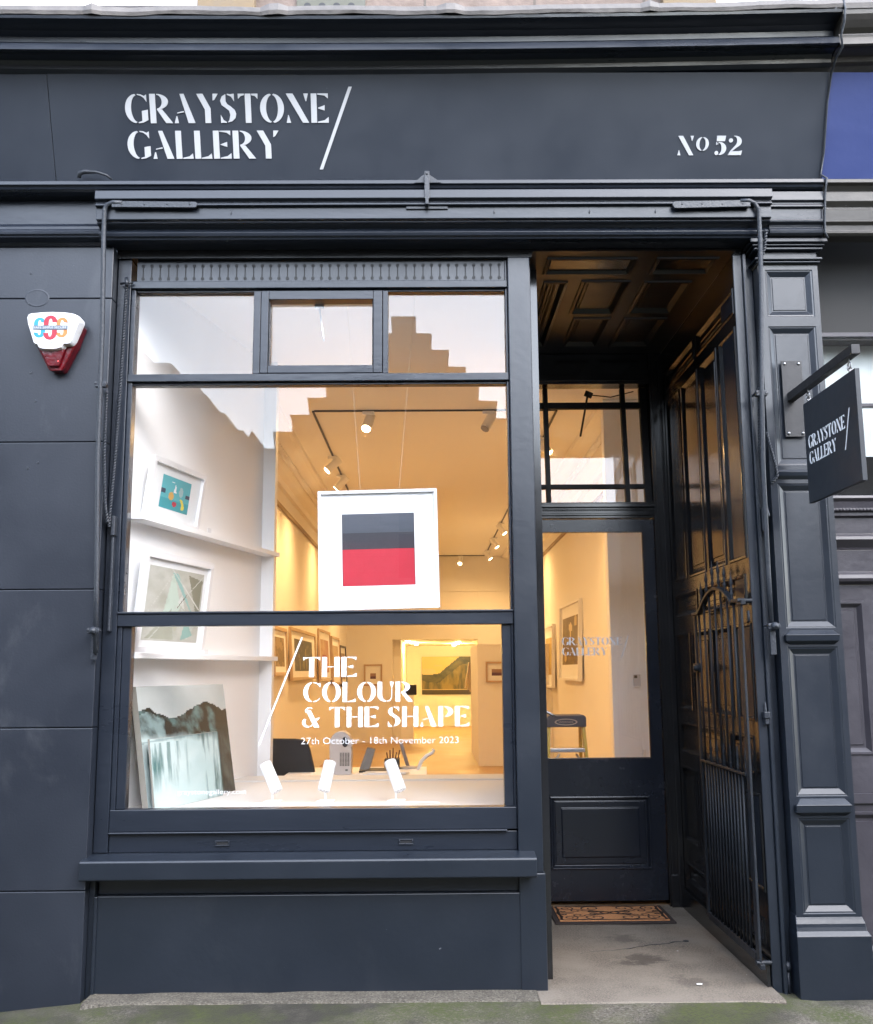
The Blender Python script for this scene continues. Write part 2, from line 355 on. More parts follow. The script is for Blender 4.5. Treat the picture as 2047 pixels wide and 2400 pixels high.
def font_mesh(body, size, mtx, width=None, extrude=.0006, align='LEFT', sp=1):
    cu = bpy.data.curves.new('txt', 'FONT'); cu.body = body; cu.size = 1; cu.extrude = 0; cu.offset = -.014; cu.align_x = 'LEFT'; cu.space_character = sp; cu.resolution_u = 4
    o = bpy.data.objects.new('txt', cu); me = bpy.data.meshes.new_from_object(o); bpy.data.objects.remove(o); bpy.data.curves.remove(cu)
    xs = [v.co.x for v in me.vertices]; sx = size
    if width: sx = width/(max(xs)-min(xs))
    mn = min(xs)
    for v in me.vertices: v.co = Vector(((v.co.x-mn)*sx, v.co.y*size, 0))
    me.transform(mtx); return me
def add_mesh(bm, me): bm.from_mesh(me); bpy.data.meshes.remove(me)
FRONT = lambda x, y, z: Matrix(((1, 0, 0, x), (0, 0, -1, y), (0, 1, 0, z), (0, 0, 0, 1)))

# ================================================================== SETTING: ground
fall = lambda x: (0 if x > -1.45 else max(-.085, (x+1.45)*.095)) - (.028 if x > 1.75 else max(0, (x-1.55)*.14) if x > 1.55 else 0)
bm = BM(); xs_ = [-40, -3.4] + [-3.2+i*.1 for i in range(64)] + [3.4, 40]; rows = []
for x in xs_: rows.append([bm.verts.new((x, y, z+fall(x)+.003*fbm(x*1.3, y*3, 2) if y > -1 else z)) for y, z in ((-4.4, -.125), (-1.0, -.05), (-.5, -.026), (-.3, -.015), (-.18, -.0075), (-.10, -.006), (.06, -.006))])
for a, b in zip(rows, rows[1:]):
    for q in range(6): bm.faces.new((a[q], a[q+1], b[q+1], b[q]))
struct('pavement', bm, M_pave, smooth=True)
bm = BM(); prof_x(bm, [(-4.55, -.125), (-4.40, -.127), (-4.40, -.4), (-4.55, -.4)], -40, 40); struct('kerb', bm, M_base, bev=.01)
bm = BM(); prof_x(bm, [(-11.6, -.25), (-4.55, -.25), (-4.55, -.5), (-11.6, -.5)], -60, 60); struct('road', bm, M_asph)
bm = BM(); prof_x(bm, [(-60, -.13), (-11.6, -.13), (-11.6, -.4), (-60, -.4)], -60, 60); struct('far_pavement', bm, M_base)
bm = BM(); prof_x(bm, [(-.105, -.3), (-.105, -.02), (-.092, -.003), (-.07, .002), (.3, .002), (.3, -.3)], -1.60, .50, 30, lambda x: .004*fbm(x, 1, 3)); struct('base_course', bm, M_base)
bm = BM(); prof_x(bm, [(-.14, -.3), (-.14, -.010), (-.132, -.001), (1.9, 0), (1.9, -.3)], .5025, 1.62, 10, lambda x: .002*sin(x*9)); porchfloor = struct('porch_floor', bm, M_porch)
# crack across the slab
bm = BM(); pts = []
for i in range(25):
    t = i/24; pts.append((.80+.62*t, .66+.22*t+.045*fbm(t*5, 3), .0004))
tube(bm, pts, [.0010+.0022*max(0, .2+fbm(i*.5, 9)) for i in range(25)], 5)
lathe(bm, [(.018, 0), (.014, .004), (.004, .006)], (1.42, .885, 0), 7)
struct('floor_crack', bm, M_slot)

# ================================================================== painted stone wall on the left
t = thing('painted_stone_wall', 'slate painted stone wall in five coursed blocks left of the shop window', 'wall', (-2.4, .2, 0))
zs = [-.25, .477, 1.235, 1.907, 2.655, 3.417, 3.70]
bm = BM()
for a, b in zip(zs, zs[1:]): box(bm, -3.4, -1.634, 0, .075, a+.0018, b-.0018)
obj('stone_courses', bm, M_wall, t, bev=.004)
bm = BM(); box(bm, -3.4, -1.636, .0765, .5, -.25, 3.70); obj('wall_core', bm, M_wall, t)
bm = BM(); lathe(bm, [(.0, .0), (.062, .0), (.0645, .0008), (.058, .0016), (.05, .0012), (.0, .0010)], (-2.02, 0, 3.42), 24, Matrix(((1, 0, 0), (0, 0, -1), (0, .75, 0)))); obj('filled_patch', bm, M_wall, t)
for x, z in ((-2.06, 3.555), (-2.06, 3.39), (-2.03, 3.02), (-2.02, 2.52), (-1.97, 2.55), (-2.0, 2.87)):
    bm = BM(); lathe(bm, [(.007, 0), (.006, .003), (.002, .003)], (x, 0, z), 9, Matrix(((1, 0, 0), (0, 0, -1), (0, 1, 0))))
    obj('plugged_hole', bm, M_iron, t)

# ================================================================== the shop front
shop = thing('shop_front', 'dark slate painted gallery shop front with fascia lettering, big window and recessed door', 'shop front', (0, .1, 0))
XR = 2.06
sag = lambda x: .034*((x+.7)/2.76)**2 if x > -.7 else .012*((x+.7)/1.6)**2
# fascia (leans forward) and its lettering
FB = Vector((0, -.10, 4.011)); FD = Vector((0, -.20, .475)).normalized(); FN = Vector((0, -.475, -.20)).normalized()
def FF(u, v, d): return FB + Vector((u, 0, 0)) + FD*v + FN*d
bm = BM(); prof_x(bm, [(-.10, 4.011), (-.302, 4.492), (-.25, 4.51), (-.02, 4.02)], -1.914, XR); prof_x(bm, [(-.099, 4.011), (-.3005, 4.491), (-.25, 4.51), (-.02, 4.02)], -3.4, -1.917)
fas = obj('fascia', bm, M_fascia, shop, bev=.002)
bm = BM()
letters(bm, 'GRAYSTONE', -1.531, -.497, .285, .140, FF, .004); letters(bm, 'GALLERY', -1.532, -.756, .112, .136, FF, .004)
obj('lettering', bm, M_letter, fas); bm = BM()
prism(bm, [(-.549, .058), (-.532, .058), (-.374, .457), (-.391, .457)], lambda u, v: FF(u, v, .004), lambda u, v: FF(u, v, 0))
obj('lettering', bm, M_letter, fas); bm = BM()
letters(bm, 'N', 1.302, 1.385, .122, .095, FF, .004); letters(bm, 'o', 1.397, 1.463, .095, .116, FF, .004); letters(bm, '52', 1.494, 1.634, .122, .095, FF, .004)
obj('lettering', bm, M_letter, fas)
# cornice
bm = BM(); prof_x(bm, [(-.30, 4.485), (-.325, 4.497), (-.330, 4.515), (-.345, 4.530), (-.39, 4.534), (-.436, 4.523), (-.446, 4.525), (-.432, 4.566), (-.424, 4.572), (-.395, 4.585), (-.375, 4.61), (-.38, 4.635), (-.41, 4.650), (-.47, 4.656), (-.496, 4.658), (-.50, 4.672), (-.20, 4.70), (.14, 4.60), (.14, 4.49)], -3.4, XR, 24, sag)
obj('cornice', bm, M_wood, shop)
bm = BM(); n = 120; rows = []
for i in range(n+1):
    x = -3.4+(XR+3.4)*i/n; j = .007*fbm(x, 2, 3.1); k = .006*fbm(x, 7, 5)
    fold = .012 if any(abs(x-q) < .03 for q in (-1.62, -.735, .12, 1.10)) else 0
    rows.append([bm.verts.new((x, y, z+sag(x))) for y, z in ((-.505-fold, 4.674+j+k), (-.512-fold, 4.69+j), (-.508-fold, 4.716+j+fold*.9), (-.45, 4.735+fold*.6), (.16, 4.80))])
for a, b in zip(rows, rows[1:]):
    for q in range(4): bm.faces.new((a[q], a[q+1], b[q+1], b[q]))
o = obj('lead_flashing', bm, M_lead, shop); sm = o.modifiers.new('thickness', 'SOLIDIFY'); sm.thickness = .004
# lower moulded shelf under the fascia
bm = BM(); prof_x(bm, [(0, 4.013), (-.096, 4.013), (-.142, 3.996), (-.144, 3.974), (-.132, 3.970), (-.126, 3.958), (-.112, 3.950), (-.08, 3.946), (-.04, 3.944), (.06, 3.944)], -3.4, XR, 1)
obj('fascia_shelf', bm, M_wood, shop, bev=.0025)
# frieze and architrave on the left
bm = BM(); prof_x(bm, [(.1, 3.942), (-.03, 3.942), (-.03, 3.812), (-.038, 3.806), (-.05, 3.79), (-.055, 3.772), (-.066, 3.766), (-.072, 3.752), (-.07, 3.74), (-.06, 3.735), (-.058, 3.727), (-.02, 3.715), (0, 3.702), (.1, 3.702)], -3.4, -1.69)
obj('frieze', bm, M_wood, shop, bev=.002)
# blind box over the window and door
bm = BM(); prof_x(bm, [(-.02, 3.940), (-.168, 3.930), (-.172, 3.882), (-.150, 3.876), (-.148, 3.868), (-.158, 3.862), (-.158, 3.852), (-.136, 3.848), (-.134, 3.788), (-.12, 3.784), (-.02, 3.786)], -1.689, 1.777)
bx = obj('blind_box', bm, M_wood, shop, bev=.003)
bm = BM()
prism(bm, [(-.062, 3.975), (.082, 3.975), (.03, 4.012), (.012, 4.024), (-.006, 4.024), (-.024, 4.012)], lambda u, v: (u, -.150, v), lambda u, v: (u, -.146, v))
box(bm, -.008, .018, -.186, -.176, 3.872, 4.022); box(bm, -.102, .112, -.146, -.134, 3.834, 3.850); box(bm, -.004, .013, -.19, -.13, 3.84, 3.874)
tube(bm, [(.005, -.15, 4.008), (.005, -.192, 4.008)], .007, 8)
obj('catch_bracket', bm, M_iron, bx, bev=.002)
for x in (.35, .84, -1.0, 1.18):
    bm = BM(); tube(bm, [(x, -.134, 3.82), (x, -.143, 3.815), (x, -.143, 3.828)], .0025, 6); obj('hook', bm, M_iron, bx)
bm = BM(); tube(bm, [(-1.78, -.15, 4.008), (-1.775, -.158, 4.03), (-1.75, -.158, 4.038), (-1.69, -.155, 4.036), (-1.64, -.15, 4.022), (-1.615, -.14, 4.003)], [.010, .013, .012, .007, .006, .005], 8)
obj('old_bracket', bm, M_iron, shop, smooth=True)
# architrave roll below the box, running to the right end
bm = BM(); prof_x(bm, [(.06, 3.782), (-.118, 3.782), (-.115, 3.775), (-.085, 3.768), (-.07, 3.762), (-.078, 3.752), (-.084, 3.738), (-.078, 3.722), (-.066, 3.716), (-.062, 3.708), (-.03, 3.704), (.06, 3.704)], -1.689, 1.777)
obj('architrave', bm, M_wood, shop, bev=.002)
# end block above the pilaster
bm = BM(); prof_x(bm, [(0, 3.942), (-.118, 3.938), (-.122, 3.888), (-.108, 3.882), (-.107, 3.872), (-.113, 3.866), (-.113, 3.856), (-.096, 3.852), (-.094, 3.794), (-.108, 3.786), (-.106, 3.776), (-.088, 3.768), (-.084, 3.752), (-.094, 3.738), (-.09, 3.722), (-.078, 3.714), (0, 3.712)], 1.7785, XR)
obj('entablature_end', bm, M_wood, shop, bev=.002)
# lintel soffit
bm = BM(); box(bm, -1.634, 1.70, .062, .30, 3.662, 3.90); obj('lintel', bm, M_gloss, shop)

# ---- pilaster
bm = BM()
rowz = [(3.302, 3.559), (2.512, 3.25), (1.69, 2.42), (.883, 1.60), (.342, .782)]
panelled(bm, 1.737, 2.05, .30, 3.582, [(1.772, 2.022, a, b) for a, b in rowz], [(0, 0), (.003, .003), (.010, .004), (.034, .020), (.040, .020), (.042, .017)], lambda u, v, d: (u, d, v))
box(bm, 1.737, 1.739, .0005, .35, .30, 3.582); box(bm, 2.048, 2.05, .0005, .35, .30, 3.582)
pil = obj('pilaster', bm, M_paint, shop, bev=.0025)
for z0, z1, h in ((2.43, 2.50, .014), (1.60, 1.69, .024), (.782, .883, .026)):
    m_ = (z0+z1)/2; bm = BM()
    def ring(z, x0, x1, y): return [bm.verts.new(p) for p in ((x0, .02, z), (x0, y, z), (x1, y, z), (x1, .02, z))]
    lv = [(z0, 1.785, 2.005, .012), (z0+.012, 1.783, 2.008, -.002), (z0+.028, 1.760, 2.022, -h), (m_+.006, 1.758, 2.026, -h-.004), (m_+.012, 1.758, 2.026, -h-.006), (z1-.012, 1.785, 2.006, -.004), (z1, 1.787, 2.004, .012)]
    rr = [ring(*l) for l in lv]
    for a, b in zip(rr, rr[1:]):
        for i in range(3): bm.faces.new((a[i], a[i+1], b[i+1], b[i]))
    bm.faces.new(rr[0]); bm.faces.new(rr[-1])
    obj('band_moulding', bm, M_paint, pil, bev=.002)
bm = BM()
for z0, z1, e in ((3.686, 3.712, .05), (3.672, 3.684, .036), (3.655, 3.669, .026), (3.602, 3.616, .022), (3.588, 3.600, .012)): box(bm, 1.737-e, 2.05+e*.8, -e-.01, .3, z0, z1)
box(bm, 1.739, 2.048, -.006, .3, 3.585, 3.71)
obj('capital', bm, M_paint, pil, bev=.005, seg=3)
bm = BM(); prof = [(-.25, .034), (.248, .034), (.268, .018), (.285, .014), (.300, .012), (.318, .004), (.338, -.004)]
rr = []
for z, e in prof: rr.append([bm.verts.new(p) for p in ((1.737-e*.3-.004, .3, z), (1.737-e*.3-.004, -e, z), (2.05+e*.75, -e, z), (2.05+e*.75, .3, z))])
for a, b in zip(rr, rr[1:]):
    for i in range(3): bm.faces.new((a[i], a[i+1], b[i+1], b[i]))
bm.faces.new(rr[0]); bm.faces.new(rr[-1])
obj('pilaster_base', bm, M_paint, pil, bev=.003)
# jamb strips between pilaster and porch
bm = BM(); box(bm, 1.6205, 1.668, .045, .30, -.05, 3.661); box(bm, 1.669, 1.688, .030, .30, -.05, 3.661); box(bm, 1.689, 1.7365, .085, .30, -.05, 3.661)
obj('porch_jamb', bm, M_paint, shop, bev=.004)

# ---- stall riser, post, sill
bm = BM(); box(bm, -1.602, .448, .052, .20, -.02, .44); box(bm, -1.602, .448, .095, .20, .4405, .532); box(bm, -1.604, -1.588, .04, .2, -.02, .44)
box(bm, -1.634, -1.606, .058, .2, -.05, .53)
obj('stall_riser', bm, M_paint, shop, bev=.003)
bm = BM(); box(bm, .4285, .556, .048, .22, -.02, .53); box(bm, .4285, .548, .058, .22, .5305, 3.660)
obj('window_post', bm, M_paint, shop, bev=.005)
bm = BM(); prof_x(bm, [(.10, .534), (.03, .538), (-.045, .528), (-.052, .534), (-.054, .612), (-.048, .620), (.06, .632), (.10, .633)], -1.652, .506)
obj('window_sill', bm, M_paint, shop, bev=.004)
bm = BM(); tube(bm, [(.47, .05, .528), (.47, .02, .515)], .012, 8); obj('sill_bolt', bm, M_iron, shop)

# ---- the window
wy0, wy1 = .08, .165
bm = BM()
box(bm, -1.632, -1.562, wy0, .22, .635, 3.660)              # outer strip
box(bm, -1.5605, -1.537, wy0+.012, wy1, .735, 3.545)         # inner jamb
box(bm, .4155, .4275, wy0+.012, wy1, .735, 3.660)
box(bm, -1.5605, .427, wy0-.004, wy1, 3.500, 3.540)           # head
box(bm, -1.5355, .4145, wy0+.022, wy1-.01, 3.486, 3.4995)
box(bm, -.912, -.874, wy0, wy1, 3.0325, 3.4855); box(bm, -.232, -.204, wy0, wy1, 3.0325, 3.4855)
box(bm, -1.5605, .427, wy0-.004, wy1, 2.992, 3.032)           # transom
box(bm, -1.5355, .4145, wy0+.022, wy1-.01, 2.978, 2.9915)
box(bm, -1.5605, .427, wy0-.002, wy1, 1.726, 1.786); box(bm, -1.5605, .427, wy0-.010, wy1, 1.787, 1.798)
box(bm, -1.536, -1.492, wy0+.02, wy1, .836, 1.7255); box(bm, .369, .415, wy0+.02, wy1, .836, 1.7255)   # lower sash stiles
box(bm, -1.5605, .427, wy0+.004, wy1, .731, .835)
box(bm, -1.5605, .3775, wy0-.008, wy1, .722, .7305)
box(bm, -1.5605, .427, wy0+.014, wy1, .6335, .7215)
win = obj('shop_window', bm, M_wood, shop, bev=.003)
bm = BM()
box(bm, -.872, -.832, wy0-.006, wy1-.01, 3.034, 3.484); box(bm, -.2815, -.234, wy0-.006, wy1-.01, 3.034, 3.484)
box(bm, -.8315, -.282, wy0-.006, wy1-.01, 3.034, 3.076); box(bm, -.8315, -.282, wy0-.006, wy1-.01, 3.436, 3.484)
for (a, b, c, d) in ((-.8315, -.826, 3.077, 3.435), (-.2875, -.282, 3.077, 3.435)): box(bm, a, b, wy0+.01, wy1-.02, c, d)
obj('casement', bm, M_wood, win, bev=.004)
bm = BM()
for x0, x1, z0, z1 in ((-1.536, -.913, 3.033, 3.486), (-.203, .415, 3.033, 3.486), (-.8255, -.288, 3.077, 3.435), (-1.536, .415, 1.799, 2.978), (-1.491, .368, .836, 1.7255)): box(bm, x0, x1, .130, .135, z0, z1)
obj('glass', bm, M_glass, win)
# fretted ventilator strip
bm = BM(); fret = [(-1.505+i*.0432*1.011, ) for i in range(44)]
box(bm, -1.5365, .4145, .098, .12, 3.5405, 3.660)
fr = obj('fretted_vent', bm, M_paint, shop)
bm = BM(); N_ = 43
for i in range(N_):
    x = -1.505+i*(1.892/(N_-1))
    for z in (3.562, 3.632): lathe(bm, [(.0095, 0), (.0095, .0016), (.001, .0016)], (x, .098, z), 10, Matrix(((1, 0, 0), (0, 0, -1), (0, 1, 0))))
    box(bm, x-.0028, x+.0028, .0965, .098, 3.572, 3.622)
obj('vent_slots', bm, M_slot, fr)
for x0, x1 in ((-1.044, -.974), (-.151, -.081)):
    bm = BM(); box(bm, x0+.007, x1-.007, wy0+.0125, wy0+.02, .667, .681); obj('slot', bm, M_slot, win)
for x0, x1 in ((-1.044, -.974), (-.151, -.081)):
    bm = BM()
    for a, b, c, d in ((x0, x1, .6815, .687), (x0, x1, .6605, .6665), (x0, x0+.0065, .667, .681), (x1-.0065, x1, .667, .681)): box(bm, a, b, wy0+.008, wy0+.02, c, d)
    obj('slot_plate', bm, M_wood, win, bev=.0015)
# vinyl lettering on the window glass
GY = lambda u, v, d: (u, .1295-d, v)
bm = BM()
letters(bm, 'THE', -.633, -.365, 1.469, .099, GY, .0008); letters(bm, 'COLOUR', -.630, -.082, 1.344, .099, GY, .0008)
letters(bm, '& THE SHAPE', -.634, .198, 1.221, .099, GY, .0008)
obj('window_lettering', bm, M_vinyl, win); bm = BM()
prism(bm, [(-.851, 1.138), (-.843, 1.138), (-.635, 1.668), (-.644, 1.668)], lambda u, v: GY(u, v, .0008), lambda u, v: GY(u, v, 0))
obj('window_lettering', bm, M_vinyl, win); bm = BM()
add_mesh(bm, font_mesh('27th October - 18th November 2023', .047, FRONT(-.638, .1287, 1.139), .784))
obj('window_lettering', bm, M_vinyl, win); bm = BM()
add_mesh(bm, font_mesh('graystonegallery.com', .034, FRONT(-1.245, .1287, .902), .338))
obj('window_lettering', bm, M_vinyl, win)

# ---- porch: panelled side wall, ceiling, door
bm = BM()
c4 = [(.02, .36), (.42, .755), (.825, 1.195), (1.255, 1.60)]
pans = [(a, b, 2.05, 3.275) for a, b in c4] + [(a, b, 1.235, 1.725) for a, b in c4] + [(a, b, .425, .89) for a, b in c4]
pans += [(.02, .80, 3.345, 3.485), (.87, 1.60, 3.345, 3.485), (.07, .965, 1.815, 1.975), (1.045, 1.60, 1.815, 1.975), (.07, .515, .965, 1.165), (.63, 1.60, .965, 1.165), (.07, .80, .17, .30), (.87, 1.60, .17, .30)]
panelled(bm, .046, 1.72, .12, 3.655, [(a+.045 if a < .1 else a, b, c, d) for a, b, c, d in pans], [(0, 0), (.004, -.006), (.014, -.007), (.034, .010), (.042, .012), (.044, .008), (.062, .008), (.066, .003)], lambda u, v, d: (1.62+d, u, v))
box(bm, 1.6, 1.615, .055, 1.70, -.01, .119); box(bm, 1.64, 1.68, 0.05, 1.9, -.02, 3.65)
obj('porch_panelling', bm, M_gloss, shop)
bm = BM()
cp = [(.64, 1.125, .06, .285), (.66, .80, .39, 1.53), (.87, 1.15, .376, .912), (.91, 1.15, .985, 1.54), (1.225, 1.50, .39, .907), (1.225, 1.50, .988, 1.543), (1.225, 1.56, .06, .285)]
panelled(bm, .556, 1.62, -.02, 1.80, cp, [(0, 0), (.004, -.008), (.018, -.010), (.04, .016), (.052, .016), (.056, .010), (.075, .010)], lambda u, v, d: (u, v, 3.657+d))
obj('porch_ceiling', bm, M_pceil, shop)
bm = BM(); box(bm, .5565, .60, .2215, 1.80, -.01, 3.657); obj('porch_side_wall', bm, M_gloss, shop)
# door frame and transom window
DY = 1.72
bm = BM()
box(bm, .601, .676, DY-.02, 1.84, 0, 3.655); box(bm, 1.528, 1.619, DY-.02, 1.84, 0, 3.655)
box(bm, 1.545, 1.560, DY-.035, DY-.0205, .14, 3.60); box(bm, 1.585, 1.619, DY-.05, DY-.0205, 0, 3.60); box(bm, 1.535, 1.585, DY-.045, DY-.036, 0, .2)
box(bm, .6765, 1.5275, DY-.01, 1.84, 3.44, 3.655); box(bm, .6765, 1.5275, DY-.03, DY-.0105, 3.455, 3.50)
box(bm, .6765, 1.5275, DY-.02, 1.84, 2.502, 2.612); box(bm, .6765, 1.5275, DY-.042, DY-.021, 2.575, 2.60); box(bm, .6765, 1.5275, DY-.032, DY-.021, 2.52, 2.535)
for i in range(60): x = .68+i*.0142; box(bm, x, x+.009, DY-.032, DY-.021, 2.552, 2.566)
fr_ = obj('door_frame', bm, M_gloss, shop, bev=.003)
bm = BM()
for x in (.823, 1.362): box(bm, x-.016, x+.016, DY+.004, DY+.05, 2.6125, 3.4395)
for z, h in ((2.728, .015), (3.312, .022)):
    for a, b in ((.6765, .8065), (.8395, 1.3455), (1.3785, 1.5275)): box(bm, a, b, DY+.013, DY+.047, z-h, z+h)
box(bm, .6765, .70, DY+.011, DY+.05, 2.6125, 3.4395) ; box(bm, 1.478, 1.5275, DY+.0105, DY+.05, 2.6125, 3.4395)
TILT = Matrix.Translation((0, DY+.03, 2.615)) @ Matrix.Rotation(R(-5.0), 4, 'X') @ Matrix.Translation((0, -DY-.03, -2.615))
bm.transform(TILT); tw = obj('transom_window', bm, mat('transom_bar_paint', (.006, .006, .007), .6, .1, 20, .1, 4, .25), shop, bev=.003)
bm = BM(); box(bm, .677, 1.5275, DY+.028, DY+.032, 2.6135, 3.4395); bm.transform(TILT); obj('transom_glass', bm, M_glass, tw)
# door leaf
bm = BM()
box(bm, .6785, .752, DY, DY+.045, .036, 2.498); box(bm, 1.452, 1.5255, DY, DY+.045, .036, 2.498); box(bm, .7525, 1.4515, DY, DY+.045, 2.41, 2.498)
panelled(bm, .7525, 1.4515, .036, .918, [(.777, 1.43, .225, .686)], FIELD, lambda u, v, d: (u, DY+d, v))
box(bm, .7525, 1.4515, DY+.015, DY+.045, .036, .917)
for a, b, c, d in ((.7525, 1.4515, .9185, .926), (.7525, .759, .9265, 2.4095), (1.445, 1.4515, .9265, 2.4095)): box(bm, a, b, DY+.004, DY+.03, c, d)
door = obj('door', bm, M_door, shop, bev=.003)
bm = BM(); box(bm, .7595, 1.4445, DY+.018, DY+.023, .9265, 2.4095); obj('door_glass', bm, M_glass, door)
bm = BM(); tube(bm, [(.735, DY, 1.235), (.735, DY-.05, 1.235), (.76, DY-.06, 1.228), (.80, DY-.06, 1.205), (.815, DY-.058, 1.20)], .009, 8); lathe(bm, [(.024, 0), (.022, .008), (.01, .01)], (.735, DY, 1.235), 14, Matrix(((1, 0, 0), (0, 0, -1), (0, 1, 0))))
obj('door_handle', bm, M_steel, door, smooth=True)
bm = BM(); tube(bm, [(.74+.016*cos(a*pi/6), DY-.012, 1.455+.016*sin(a*pi/6)) for a in range(13)], .004, 6); lathe(bm, [(.012, 0), (.01, .014), (.003, .016)], (.74, DY, 1.48), 10, Matrix(((1, 0, 0), (0, 0, -1), (0, 1, 0))))
obj('ring_pull', bm, M_iron, door, smooth=True)
DG = lambda u, v, d: (u, DY+.0175-d, v)
bm = BM(); letters(bm, 'GRAYSTONE', .885, 1.285, 1.655, .052, DG, .0006); letters(bm, 'GALLERY', .885, 1.185, 1.588, .052, DG, .0006)
prism(bm, [(1.275, 1.57), (1.281, 1.57), (1.333, 1.72), (1.327, 1.72)], lambda u, v: DG(u, v, .0006), lambda u, v: DG(u, v, 0))
obj('door_lettering', bm, M_vinyl_grey, door)

# ================================================================== neighbour shop front on the right
ng = thing('neighbour_shop_front', 'next-door shop front with bright blue fascia and grey mauve panelling', 'shop front', (2.6, .1, 0))
XE = 3.3
bm = BM(); prof_x(bm, [(-.099, 4.011), (-.3005, 4.491), (-.25, 4.51), (-.02, 4.02)], XR+.004, XE); obj('fascia', bm, M_blue, ng, label='bright blue painted fascia board')
bm = BM(); prof_x(bm, [(-.30, 4.488), (-.325, 4.497), (-.335, 4.52), (-.39, 4.532), (-.425, 4.518), (-.438, 4.522), (-.43, 4.562), (-.432, 4.57), (-.425, 4.578), (-.425, 4.585), (-.45, 4.602), (-.474, 4.628), (-.49, 4.65), (-.493, 4.672), (-.20, 4.70), (.14, 4.60), (.14, 4.49)], XR+.004, XE, 1, sag); obj('cornice', bm, M_neigh2, ng)
bm = BM(); prof_x(bm, [(-.498, 4.674), (-.504, 4.70), (-.498, 4.722), (.16, 4.80), (.16, 4.79), (-.48, 4.70)], XR+.008, XE, 1, sag); obj('lead_flashing', bm, M_lead, ng)
bm = BM(); prof_x(bm, [(0, 4.0105), (-.096, 4.0105), (-.14, 3.994), (-.142, 3.974), (-.12, 3.966), (-.10, 3.945), (-.112, 3.936), (-.115, 3.885), (-.105, 3.876), (-.09, 3.862), (-.09, 3.852), (-.096, 3.846), (-.09, 3.786), (-.104, 3.778), (-.085, 3.765), (-.082, 3.735), (-.09, 3.722), (-.076, 3.712), (0, 3.708)], XR+.004, XE); obj('entablature', bm, M_neigh2, ng, bev=.002)
bm = BM(); box(bm, 2.056, XE, .20, .4, 3.24, 3.9); box(bm, 2.056, 2.075, .10, .4, 2.36, 3.70); obj('window_head', bm, M_dark, ng)
bm = BM(); box(bm, 2.076, XE, .155, .16, 2.39, 3.24); obj('window_glass', bm, M_glass, ng)
bm = BM(); box(bm, 2.076, XE, .13, .17, 2.852, 2.872); box(bm, 2.076, XE, .13, .17, 3.235, 3.26); obj('window_bar', bm, M_neigh, ng, bev=.003)
bm = BM(); box(bm, 2.076, XE, .30, .31, 2.62, 3.24); obj('window_blind', bm, M_blind, ng)
bm = BM(); box(bm, 2.05, XE, .60, .62, 2.0, 3.24); obj('window_back', bm, M_dark, ng)
bm = BM()
prof_x(bm, [(.3, 2.37), (.045, 2.365), (.04, 2.35), (.055, 2.335), (.06, 2.30), (.05, 2.292), (.05, 2.286), (.065, 2.28), (.065, 2.262), (.085, 2.255), (.085, 2.17), (.05, 2.155), (.045, 2.138), (.06, 2.12), (.078, 2.10), (.08, 2.09), (.3, 2.09)], 2.056, XE)
for i in range(70): x = 2.06+i*.0175; box(bm, x, x+.011, .045, .0495, 2.288, 2.298)
prof_x(bm, [(.3, 2.089), (.08, 2.089), (.08, 1.975), (.045, 1.96), (.038, 1.94), (.045, 1.925), (.075, 1.91), (.3, 1.91)], 2.056, XE)
obj('sill_moulding', bm, M_neigh, ng, bev=.002)
bm = BM()
panelled(bm, 2.0505, XE, -.06, 1.909, [(1.96, 2.20, 1.07, 1.83), (2.36, 3.1, 1.07, 1.83), (1.96, 2.22, .14, .80), (2.36, 3.1, .14, .80)], [(0, 0), (.003, -.008), (.014, -.008), (.034, .012), (.046, .012), (.05, .006)], lambda u, v, d: (max(u, 2.0505), .08+d, v))
box(bm, 2.0505, XE, .064, .0795, .84, .885); box(bm, 2.0505, XE, .05, .0795, .02, .07)
obj('panelling', bm, M_neigh, ng, bev=.002)

# rope of cable down the joint between the two fronts
bm = BM(); pts = [(2.062, -.505, 4.76), (2.066, -.513, 4.70), (2.064, -.50, 4.64), (2.06, -.46, 4.59), (2.065, -.455, 4.53), (2.06, -.38, 4.515), (2.06, -.315, 4.47), (2.055, -.255, 4.35), (2.058, -.165, 4.13), (2.052, -.12, 4.03), (2.068, -.155, 3.99), (2.066, -.14, 3.95), (2.064, -.128, 3.91), (2.062, -.12, 3.84), (2.06, -.112, 3.79), (2.062, -.10, 3.72), (2.075, -.098, 3.69)]
tube(bm, pts, .006, 7); tag(obj('cable', bm, M_iron, smooth=True), 'thin painted cable tacked down the joint beside the blue fascia', 'cable')

